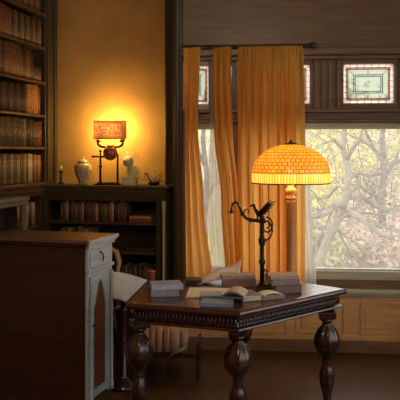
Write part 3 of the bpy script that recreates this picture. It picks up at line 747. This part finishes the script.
for lpx, lY in ((139.5, 4.0), (238, 3.83), (327, 4.22), (240, 4.47)):
    lq = P(lpx, 300, lY); lp.append((lq.x - cen.x, lq.y - cen.y))
for k, (x, y) in enumerate(lp):
    l = MB().lathe(leg_prof, (x, y, 0), 32, 8, .07).build('leg', M['table'], tbl)
    ang = math.atan2(y, x)
    MB().box((x - .052, y - .052, .60), (x + .052, y + .052, .642), rot=ang, bev=.008).build('bracket', M['table'], l)

# ---- things on the table
def on(px, py, z=.7605): return T(px, py, z)
BLUE = (.22, .22, .27); GREY = (.30, .27, .27); MAU = (.26, .18, .17); LIL = (.36, .33, .40)
zt = .7615
p = on(151, 297.5); y1 = R(8)
flat_book(Vector((p.x, p.y, zt)), y1, .165, .15, .038, GREY, 'grey book, lower of the pair at the table left corner', 'front', group='pair of books at the table left corner', cm=cover((.24, .24, .32)))
flat_book(Vector((p.x + .004, p.y + .004, zt + .0385)), y1 + R(3), .185, .14, .030, BLUE, 'blue-grey book, upper of the pair at the table left corner', 'front', group='pair of books at the table left corner', cm=cover((.36, .40, .56)))
# reddish cylinder cup
o = thing('leather_cup', 'reddish brown leather cylinder at the table far left corner', 'cup', Vector((*on(151, 289).xy, zt)))
MB().lathe([(.026, 0), (.027, .004), (.024, .012), (.024, .10), (.027, .104), (.027, .115), (.022, .116), (.022, .03), (.001, .03)], n=20).build('body', cover((.20, .05, .025)), o)
p = on(186, 284.5); flat_book(Vector((p.x, p.y, zt)), R(4), .10, .12, .026, DARK, 'thin black book below the narrow left curtain', 'front')
# cream blotter sheets
p = on(186, 298); o = thing('paper_pad', 'large cream paper pad lying flat in the middle of the table', 'paper pad', Vector((p.x, p.y, zt)), R(-3))
MB().box((0, 0, 0), (.33, .27, .008), bev=.002).build('sheets', M['paper'], o); MB().box((-.004, -.004, -.0008), (.336, .276, .0)).build('backing', cover(TAN), o)
# foreground blue-grey book and arched open volume
p = on(200, 307); flat_book(Vector((p.x, p.y, zt)), R(-7), .175, .12, .022, BLUE, 'slim blue-grey book at the near front edge of the table', 'front', cm=cover((.18, .21, .34)))
p = on(199, 301.5); flat_book(Vector((p.x + .0, p.y + .03, zt + .0226)), R(-2), .13, .10, .010, LIL, 'thin pale lilac booklet resting on the slim blue-grey book', 'front', cm=cover((.46, .52, .68)))
p = on(219, 303); o = thing('open_book', 'open book with arched curling pages on the slim blue-grey book', 'book', Vector((p.x + .012, p.y + .028, zt + .0228)), R(-14))
def arch(u, v, w_=.135, h=.034): return (u * w_, v * .15, .006 + h * math.sin(math.pi * u) ** .7)
MB().sheet(arch, 18, 8, .004).build('top_page', cover((.50, .48, .44)), o)
MB().sheet(lambda u, v: (.004 + u * .127, .003 + v * .144, .002 + .028 * math.sin(math.pi * u) ** .7), 16, 8, .0015).build('inner_pages', M['page'], o)
MB().box((-.004, -.004, 0), (.139, .154, .003)).build('cover', cover(BLUE), o)
# grey books in front of the iron stand
p = on(243, 302.5); flat_book(Vector((p.x, p.y, zt)), R(20), .12, .16, .036, GREY, 'thick grey book in front of the iron griffin stand', 'left', cm=cover((.24, .22, .23)))
p = on(262, 301); flat_book(Vector((p.x, p.y, zt)), R(23), .15, .11, .022, MAU, 'mauve-brown book beneath the curled cream booklet', 'front', cm=cover((.20, .14, .13)))
o = thing('booklet', 'small cream booklet with a lifted cover right of the iron stand', 'booklet', Vector((p.x + .012, p.y + .012, zt + .0226)), R(23))
MB().sheet(lambda u, v: (u * .12, v * .09, .004 + .016 * u * (1 - u) * 4 * .7), 12, 4, .0025).build('cover', M['paper'], o)
MB().box((.0, .0, 0), (.12, .09, .0012)).build('pages', M['page'], o)
# right stack of three books
p = on(272, 294.5)
flat_book(Vector((p.x + .025, p.y, zt)), R(18), .165, .15, .048, MAU, 'thick mauve-brown book, bottom of the stack under the domed lamp', 'front', group='book stack under the domed lamp', cm=cover((.14, .095, .085)))
flat_book(Vector((p.x + .002, p.y + .006, zt + .0486)), R(14), .175, .15, .034, GREY, 'grey-brown book, middle of the stack under the domed lamp', 'front', group='book stack under the domed lamp', cm=cover((.24, .17, .15)))
flat_book(Vector((p.x - .006, p.y + .012, zt + .083)), R(12), .175, .14, .020, GREY, 'thin grey book, top of the stack under the domed lamp', 'front', group='book stack under the domed lamp', cm=cover((.34, .28, .27)))
# back stack behind the pad
p = on(223, 287.5)
flat_book(Vector((p.x, p.y, zt)), R(3), .205, .13, .05, MAU, 'thick pinkish brown book, lower of the pair behind the paper pad', 'front', group='book pair behind the paper pad', cm=cover((.25, .16, .14)))
flat_book(Vector((p.x - .006, p.y + .008, zt + .0505)), R(5), .21, .125, .020, GREY, 'grey book, upper of the pair behind the paper pad', 'front', group='book pair behind the paper pad', cm=cover((.36, .31, .31)))
# open magazine leaning up on the pair
p = on(200, 285); o = thing('open_magazine', 'pale open magazine sloping up onto the books behind the pad', 'magazine', Vector((p.x, p.y + .01, zt)), R(3))
MB().sheet(lambda u, v: (u * .25 + .03 * v, v * .15, .006 + .068 * u ** 1.25 + .010 * math.sin(u * 6) + v * (.012 + .055 * u)), 24, 6, .006).build('upper_pages', cover((.74, .76, .90)), o)
MB().sheet(lambda u, v: (-.015 + u * .225 + .02 * v, -.006 + v * .15, .0045 + .058 * u ** 1.2), 20, 6, .004).build('lower_cover', cover((.36, .22, .15)), o)

# ---- domed stained-glass lamp
Z3 = 4.40; lx = (291.5 - 200) / F * Z3
dl = thing('table_lamp', 'domed amber leaded-glass table lamp in front of the wide curtain', 'lamp', (lx, Z3 + .03, zt))
zb = EYE - (183 - HY) / F * Z3 - zt          # bottom of the shade above the table
rb = 39.5 / F * Z3
def glassdome(name, cols, brick, lead, tr=.6, em=.0):
    m, nt, b, o = newmat(name); nt.nodes.remove(b)
    uv = N(nt, 'ShaderNodeUVMap'); br = N(nt, 'ShaderNodeTexBrick'); br.offset = brick[3]
    br.inputs['Scale'].default_value = 1; br.inputs['Brick Width'].default_value = brick[0]; br.inputs['Row Height'].default_value = brick[1]; br.inputs['Mortar Size'].default_value = brick[2]
    br.inputs['Color1'].default_value = (*cols[0], 1); br.inputs['Color2'].default_value = (*cols[1], 1); br.inputs['Mortar'].default_value = (*lead, 1); br.inputs['Mortar Smooth'].default_value = .2
    nt.links.new(uv.outputs[0], br.inputs[0])
    d = N(nt, 'ShaderNodeBsdfDiffuse'); t = N(nt, 'ShaderNodeBsdfTranslucent'); x = N(nt, 'ShaderNodeMixShader'); x.inputs[0].default_value = tr
    nt.links.new(br.outputs[0], d.inputs[0]); nt.links.new(br.outputs[0], t.inputs[0]); nt.links.new(d.outputs[0], x.inputs[1]); nt.links.new(t.outputs[0], x.inputs[2])
    g = N(nt, 'ShaderNodeBsdfGlossy'); g.inputs['Roughness'].default_value = .25; y = N(nt, 'ShaderNodeMixShader'); y.inputs[0].default_value = .05
    nt.links.new(x.outputs[0], y.inputs[1]); nt.links.new(g.outputs[0], y.inputs[2]); nt.links.new(y.outputs[0], o.inputs[0]); return m
def dome(name, prof, mat, uvr, n=64):
    mb = MB(); uvl = mb.bm.loops.layers.uv.new('UVMap'); rings = []
    for r, z in prof: rings.append([mb.bm.verts.new((r * math.cos(2 * math.pi * i / n), r * math.sin(2 * math.pi * i / n), z)) for i in range(n)])
    K = len(prof) - 1
    for k in range(K):
        for i in range(n):
            f = mb.bm.faces.new((rings[k][i], rings[k][(i + 1) % n], rings[k + 1][(i + 1) % n], rings[k + 1][i])); f.smooth = True
            for lo, (uu, vv) in zip(f.loops, ((i, k), (i + 1, k), (i + 1, k + 1), (i, k + 1))): lo[uvl].uv = (uu / n * uvr[0], vv / K * uvr[1])
    return mb.build(name, mat, dl)
hd = (183 - 144) / F * Z3
band_h = (183 - 172) / F * Z3
# upper dome: tiles; lower band: narrow vertical strips
pr = []
for k in range(13):
    a = R(90) * k / 12; pr.append((max(.036, rb * .985 * math.cos(a)), zb + band_h + (hd - band_h) * math.sin(a) ** 1.05))
pr[-1] = (.036, zb + hd)
dome('glass_dome', pr, glassdome('amber_leaded_glass', ((.86, .42, .07), (.70, .30, .03)), (1, 1, .09, .5), (.14, .05, .015), .36), (44, 12))
dome('glass_skirt', [(rb * .985, zb + band_h), (rb, zb + band_h * .6), (rb * 1.0, zb + .004), (rb * .99, zb)], glassdome('yellow_leaded_glass', ((1.0, .80, .26), (.90, .66, .14)), (1, 1, .10, .0), (.30, .16, .03), .42), (84, 1))
q = MB(); q.tube([(rb * .995 * math.cos(2 * math.pi * i / 48), rb * .995 * math.sin(2 * math.pi * i / 48), zb) for i in range(49)], .004, 6); q.build('shade_rim', M['iron'], dl)
q = MB(); q.lathe([(.05, zb + hd - .006), (.05, zb + hd), (.03, zb + hd + .006), (.010, zb + hd + .012), (.008, zb + hd + .022), (.001, zb + hd + .026)], n=24); q.build('cap', M['bronze'], dl)
q = MB(); cb = zb - .105
q.lathe([(.030, cb), (.036, cb + .012), (.022, cb + .025), (.026, cb + .035), (.036, cb + .055), (.030, cb + .07), (.016, cb + .078), (.02, cb + .09), (.014, cb + .10), (.012, zb + hd - .01)], n=20, lobes=6, depth=.08); q.build('capital', noisy('gilt_orange', (.55, .24, .06), (.75, .38, .12), ns=20, rough=.4), dl)
q = MB(); q.lathe([(.07, 0), (.07, .01), (.06, .022), (.045, .03), (.03, .05), (.025, .07), (.026, cb - .03), (.032, cb - .015), (.026, cb)], n=20); q.build('column', wood('lamp_column_wood', (.30, .12, .04), (.46, .20, .07), .35), dl)
m, nt, b, o_ = newmat('warm_bulb'); b.inputs['Emission Color'].default_value = (1, .72, .36, 1); b.inputs['Emission Strength'].default_value = 8
q = MB()
for s in (-1, 1): q.lathe([(.01, 0), (.02, .02), (.026, .045), (.018, .068), (.001, .075)], (s * .07, 0, zb + .06), 14)
q.build('bulb', m, dl)
q = MB()
for s in (-1, 1): q.tube([(s * .01, 0, zb + .04), (s * .04, 0, zb + .035), (s * .07, 0, zb + .06)], .006, 8)
q.build('socket_arm', M['bronze'], dl)
for s in (-1, 1):
    l = bpy.data.lights.new('dome_light', 'POINT'); l.energy = 3.2; l.color = (1, .66, .28); l.shadow_soft_size = .03
    o = bpy.data.objects.new('dome_light', l); COL.objects.link(o); o.parent = dl; o.location = (s * .07, -.05, zb + .09)

# ---- iron griffin stand
gp = on(262, 291.5); ZG = gp.y
gr = thing('griffin_stand', 'black iron stand with a winged griffin and a hooked arm holding a small bell', 'ornamental stand', Vector((gp.x, gp.y, zt + .0)))
def G3(px, py, dy=0): return P(px, py, ZG + dy) - Vector((gp.x, gp.y, zt))
q = MB(); q.box((-.054, -.045, 0), (.054, .045, .022), bev=.006); q.box((-.042, -.035, .022), (.042, .035, .034), bev=.005); q.lathe([(.032, .034), (.02, .044), (.014, .06)], n=16); q.build('base', M['iron'], gr)
q = MB(); s0 = G3(262, 276)
q.lathe([(.013, .055), (.013, .16), (.02, .17), (.02, .185), (.012, .195), (.011, .27), (.017, .28), (.022, .30), (.022, .315), (.014, .325), (.009, .34), (.009, .43), (.014, .44), (.014, .448)], (0, 0, 0), 14, 5, .08); q.build('shaft', M['iron'], gr)
q = MB()
for k in range(2):     # twisted strands over the shaft top
    q.tube([(.013 * math.cos(t * .9 + k * math.pi), .013 * math.sin(t * .9 + k * math.pi), .335 + t * .0058) for t in range(18)], .0035, 5)
q.build('twisted_strand', M['iron'], gr)
q = MB(); q.tube([(.025, 0, .13), (.012, 0, .13)], .004, 6); q.tube([(.03, 0, .09), (.03, 0, .31)], .0028, 6); q.tube([(.03, 0, .13), (.012, 0, .12)], .003, 6); q.ball((.032, 0, .12), .008); q.build('side_rod', M['iron'], gr)
# hooked arm
arm = [(262, 222), (257, 220.5), (251, 220), (246, 218), (242.5, 214), (240, 208), (238, 203.5), (235, 202), (232.5, 204), (231.5, 208)]
q = MB(); q.tube([G3(*a) for a in arm], [.011, .012, .011, .010, .009, .008, .007, .007, .006, .005], 10); q.ball(G3(242.3, 214), .013); q.ball(G3(251, 220), .014)
q.tube([G3(243, 215), G3(245, 210), G3(248, 209), G3(249, 212), G3(247, 213)], [.005, .005, .004, .004, .003], 8); q.build('hooked_arm', M['iron'], gr)
b0 = G3(231.5, 208); q = MB(); q.lathe([(.003, 0), (.007, -.006), (.009, -.016), (.015, -.026), (.016, -.031), (.012, -.031)], b0, 14); q.build('bell', M['iron'], gr)
# griffin body
pts = [G3(261, 215), G3(257, 212), G3(254.5, 208), G3(254, 204.5), G3(251.5, 205.5), G3(249.5, 206.8), G3(264, 219), G3(266, 223), G3(258, 217), G3(256, 220.5), G3(263, 221)]
skin('griffin_body', pts, [(0, 1), (1, 2), (2, 3), (3, 4), (4, 5), (0, 6), (6, 7), (1, 8), (8, 9), (6, 10)], [.014, .013, .009, .011, .007, .003, .011, .005, .007, .005, .006], M['iron'], gr)
q = MB()
for s in (-1, 1):
    base = G3(259, 213, s * .008); tips = [(276, 200.5), (275, 204), (272.5, 207.5), (270, 211), (267, 214)]
    for k, (a, b_) in enumerate(tips):
        tp = G3(a - (3 if s > 0 else 0), b_ - (1.5 if s > 0 else 0), s * .045); md = base.lerp(tp, .55) + Vector((0, 0, .006 - .001 * k))
        q.tube([base + Vector((.002 * k, 0, -.003 * k)), md, tp], [.007, .008, .0015], 6)
q.build('wing', M['iron'], gr)
q = MB(); sc = []
for k in range(30):
    a = R(100) - k * R(20); r = .052 - k * .0014; sc.append((.030 + .0 + r * math.cos(a) * .72, 0, .395 + r * math.sin(a)))
q.tube(sc, [.006 - .0001 * k for k in range(30)], 7)
q.tube([G3(264, 222), G3(268, 221), G3(271, 225), G3(272.5, 231), G3(270, 238), G3(265, 241), G3(262, 240)], [.006, .006, .006, .005, .005, .005, .004], 7)
q.build('scroll', M['iron'], gr)

# ================================================================ FOREGROUND CABINET
n0 = P(90, 241, 4.1); YC = R(-17)
cb_ = thing('cabinet', 'dark wooden cabinet with window-lit carved front at the left foreground', 'cabinet', (n0.x, n0.y, 0), YC)
HT = n0.z; W_ = .80; D_ = .41
q = MB(); q.box((-W_, 0, HT - .022), (0.0, D_, HT), bev=.006); q.build('top', M['cabtop'], cb_)
q = MB(); q.box((-W_, .022, HT - .05), (-.022, D_ - .02, HT - .022), bev=.01); q.box((-W_, .012, HT - .036), (-.012, D_ - .01, HT - .022), bev=.004); q.build('cornice', M['cab'], cb_)
q = MB(); q.box((-W_ + .02, .030, .06), (-.045, D_ - .03, HT - .05)); q.box((-W_ + .02, .024, HT - .185), (-.045, .030, HT - .172), bev=.002); q.box((-W_ + .02, .022, HT - .062), (-.04, .030, HT - .05), bev=.002)
q.box((-W_ + .02, .018, .0), (-.03, D_ - .02, .10), bev=.01); q.build('carcass', M['cab'], cb_)
# front on the right-hand side, its paleness is painted-in window light
q = MB(); q.box((-.022, .0, HT - .0225), (.004, D_ + .004, HT + .0005), bev=.004); q.box((-.022, .010, HT - .036), (-.006, D_ - .006, HT - .022), bev=.004); q.box((-.04, .02, HT - .055), (-.014, D_ - .015, HT - .036), bev=.006)
q.box((-.0448, .0301, HT - .18), (-.030, D_ - .03, HT - .055)); q.box((-.045, .022, HT - .20), (-.016, D_ - .02, HT - .178), bev=.006)
for a, b_ in ((.030, .085), (D_ - .085, D_ - .03)): q.box((-.045, a, .10), (-.030, b_, HT - .2))
q.box((-.045, .085, HT - .225), (-.030, D_ - .085, HT - .2)); q.build('front_frame', M['cab_lit'], cb_)
q = MB(); q.box((-.030, .055, HT - .168), (-.022, D_ - .055, HT - .068), bev=.003); dr = q.build('drawer', M['cab_lit'], cb_)
q = MB(); zc = HT - .118; yc = D_ / 2 - .02; q.tube([(-.022, yc, zc + .028), (-.006, yc, zc + .022), (.0, yc + .004, zc), (-.006, yc + .01, zc - .022), (-.012, yc + .014, zc - .03)], [.004, .004, .005, .004, .003], 8); q.lathe([(.001, -.004), (.009, -.002), (.009, .002), (.001, .004)], (-.018, yc, zc + .03), 10); q.build('handle', M['iron'], dr)
for a in (.058, D_ - .058):
    q = MB(); q.lathe([(.014, .10), (.014, .14), (.009, .15), (.009, HT - .27), (.013, HT - .255), (.009, HT - .245), (.012, HT - .225)], (-.020, a, 0), 12); q.build('column', M['cab_lit'], cb_)
# door with gothic pointed arch
dq = MB(); y0, y1 = .085, D_ - .085; z0, z1 = .12, HT - .225; ym = (y0 + y1) / 2
arch = []
for k in range(13):
    t = k / 12; arch.append((y0 + .03 + (ym - y0 - .03) * t, z1 - .20 + .165 * math.sin(t * math.pi / 2) ** 1.3 if t < .75 else z1 - .20 + .165 * (math.sin(.75 * math.pi / 2) ** 1.3 + (1 - math.sin(.75 * math.pi / 2) ** 1.3) * ((t - .75) / .25))))
left = arch; right = [(2 * ym - a, z) for a, z in arch[::-1][1:]]
curve_ = left + right
for (a0, b0), (a1, b1) in zip(curve_, curve_[1:]):
    for xx in (-.028,):
        vs = [dq.bm.verts.new((xx, a, z)) for a, z in ((a0, b0), (a1, b1), (a1, z1), (a0, z1))]; dq.bm.faces.new(vs)
        vi = [dq.bm.verts.new((x_, a, z)) for x_, a, z in ((xx, a0, b0), (xx, a1, b1), (xx - .014, a1, b1), (xx - .014, a0, b0))]; dq.bm.faces.new(vi)
dq.box((-.042, y0, z0), (-.028, y0 + .03, z1)); dq.box((-.042, y1 - .03, z0), (-.028, y1, z1)); dq.box((-.042, y0, z0), (-.028, y1, z0 + .04))
dd = dq.build('door', M['cab_lit'], cb_)
MB().box((-.046, y0 + .01, z0), (-.040, y1 - .01, z1)).build('arched_panel', M['redwood'], dd)
MB().ball((-.02, y0 + .015, HT - .52), .009).build('knob', M['iron'], dd)
for (x, y) in ((-.08, .06), (-.08, D_ - .06), (-W_ + .08, .06), (-W_ + .08, D_ - .06)):
    pass

# ================================================================ ARMCHAIR, ATLAS, BOOK TROUGH
ZA = 4.72
ca = Vector((-.80, 5.28, 0))
ac = thing('armchair', 'tan bentwood armchair mostly hidden behind the carved-front cabinet', 'chair', ca, R(-6))
def A3(px, py, dy=0): return P(px, py, ZA + dy)
q = MB(); q.lathe([(.001, .42), (.20, .42), (.225, .435), (.225, .455), (.20, .465), (.001, .468)], (0, 0, 0), 28); q.build('seat', M['cab'], ac)
for k in range(4):
    a = R(45 + 90 * k); q = MB(); q.tube([(.16 * math.cos(a), .16 * math.sin(a), .425), (.22 * math.cos(a), .22 * math.sin(a), 0)], [.017, .012], 10); q.build('leg', M['cab'], ac)
q = MB(); q.tube([(.17, .10, .45), (.168, .14, .62), (.145, .16, .68), (.155, .17, .75), (.13, .18, .82), (.05, .19, .86), (-.05, .19, .86), (-.13, .18, .82), (-.155, .17, .75), (-.145, .16, .68), (-.168, .14, .62), (-.17, .10, .45)], [.017, .017, .016, .022, .024, .02, .02, .024, .022, .016, .017, .017], 12); q.build('bow_back', M['tan'], ac)
q = MB()
for x in (-.07, 0, .07): q.tube([(x, .15, .465), (x, .19, .85)], .008, 8)
q.build('back_spindles', M['tan'], ac)
for s in (-1, 1):
    q = MB(); q.tube([(s * .16, .16, .655), (s * .235, .05, .66), (s * .23, -.14, .655)], [.016, .018, .02], 10); q.tube([(s * .21, -.12, .65), (s * .18, -.10, .46)], .012, 8); q.build('arm', M['cab'], ac)
# atlas resting on the arm of the chair and the table edge
v = [P(108, 271, 4.92), P(147, 280, 4.85), P(126, 301, 4.62), P(108, 298, 4.62)]
at = thing('folio', 'large open folio of pale bluish pages sloping between cabinet and table', 'book', (v[3].x, v[3].y, v[3].z))
o3 = v[3].copy()
def quad(u, w_, off=0, gr=0):
    a = v[3].lerp(v[2], u); b_ = v[0].lerp(v[1], u); p = a.lerp(b_, w_) - o3; p.z += .012 * math.sin(math.pi * u) + off; return p
MB().sheet(lambda a, b_: quad(a, b_), 12, 12, .008).build('pages', M['bluepaper'], at)
def q2(u, w_):
    p = v[2].lerp(v[1], w_) - o3; return p + Vector((.045 * u, -.01 * u, -.075 * u - .006 + .012 * math.sin(math.pi * 0)))
MB().sheet(q2, 4, 8, .006).build('leather_flap', cover((.13, .055, .03)), at)
MB().sheet(lambda a, b_: quad(a, b_, -.012), 6, 6, .004).build('cover', cover((.13, .055, .03)), at)
# stand holding the folio
sd = thing('reading_stand', 'dark wooden reading stand under the open folio', 'stand', (-.52, 4.76, 0))
q = MB(); q.lathe([(.10, 0), (.10, .02), (.05, .05), (.022, .08), (.02, .50), (.03, .52), (.02, .54), (.02, .66)], n=18); q.build('post', M['table'], sd)
cz = (v[0] + v[1] + v[2] + v[3]) / 4
MB().sheet(lambda a, b_: quad(a * .8 + .1, b_ * .8 + .1, -.0205) + o3 - Vector(sd.location), 4, 4, .012).build('board', M['table'], sd)

# row of worn tan volumes in a low trough behind the table
ZQ = 4.95
t0 = P(143, 326, ZQ)
tr = thing('book_trough', 'low wooden book trough with a pale front strip under the table left side', 'book trough', (t0.x, ZQ, 0), R(-4))
zq = P(150, 352, ZQ).z
q = MB(); q.box((-.04, -.02, zq - .03), (.40, .24, zq - .005), bev=.004); q.build('shelf', M['cab'], tr)
q = MB()
q.tube([(.20, -.07, zq + .0), (.31, -.05, zq + .055)], .009, 6); q.build('front_strip', M['pil'], tr)
for x in (-.035, .38): MB().box((x, -.02, 0), (x + .02, .24, zq + .08), bev=.004).build('end_board', M['cab'], tr)
s = 0; i = 0
cols = [(.66, .36, .22), (.58, .31, .19), (.70, .42, .27), (.62, .34, .20), (.72, .52, .38), (.60, .38, .26)]
while s < .31:
    w_ = random.choice([.05, .062, .042, .07]); c = cols[i % 6]; h = (.185 - .035 * (s / .31)) * random.uniform(.95, 1.03)
    o = MB(); n = 8; ring0 = []
    for k in range(n + 1):
        a = math.pi * k / n; ring0.append((w_ / 2 - w_ / 2 * math.cos(a), -.012 * math.sin(a)))
    ring0 += [(w_, .15), (0, .15)]
    def sweep(mb, ring0, h):
        lv = [(0, 0), (h * .7, 0), (h * .9, .006), (h, .022)]
        rs_ = [[mb.bm.verts.new((x, y + (dy if y < .1 else 0), z)) for x, y in ring0] for z, dy in lv]
        for a_, b_ in zip(rs_, rs_[1:]):
            for k in range(len(ring0)):
                f = mb.bm.faces.new((a_[k], a_[(k + 1) % len(ring0)], b_[(k + 1) % len(ring0)], b_[k])); f.smooth = k < 8
        mb.bm.faces.new(rs_[0][::-1]); mb.bm.faces.new(rs_[-1])
    sweep(o, ring0, h)
    base = Matrix.Rotation(R(-4), 3, 'Z') @ Vector((s, .02, 0))
    ob = o.build('worn_book', cover(c), None, Vector((t0.x, ZQ, zq - .0045)) + base, R(-4))
    tag(ob, 'worn tan round-backed book, %s from the left in the low trough' % ordw(i), 'book', 'worn tan books in the low trough')
    s += w_ + .001; i += 1

# ================================================================ ADDED FILL LAMP OVER THE ROOM, unseen above the camera's view, brightens the interior
pl = thing('added_fill_lamp', 'added unseen fill lamp with frosted bowl hanging out in the room', 'lamp', (-.2, 1.0, CH - .001))
MB().lathe([(.06, 0), (.06, -.015), (.015, -.03), (.008, -.04), (.008, -.42), (.02, -.43)], n=16).build('rod', M['bronze'], pl)
MB().lathe([(.02, -.66), (.12, -.64), (.19, -.59), (.22, -.52), (.23, -.5)], n=32).build('glass_bowl', M['sheer'], pl)
MB().lathe([(.015, -.43), (.03, -.47), (.03, -.50), (.001, -.53)], n=12).build('bulb', bpy.data.materials['warm_bulb'], pl)
l = bpy.data.lights.new('added_fill_light', 'POINT'); l.energy = 210; l.color = (1, .82, .60); l.shadow_soft_size = .12
o = bpy.data.objects.new('added_fill_light', l); COL.objects.link(o); o.parent = pl; o.location = (0, 0, -.56)
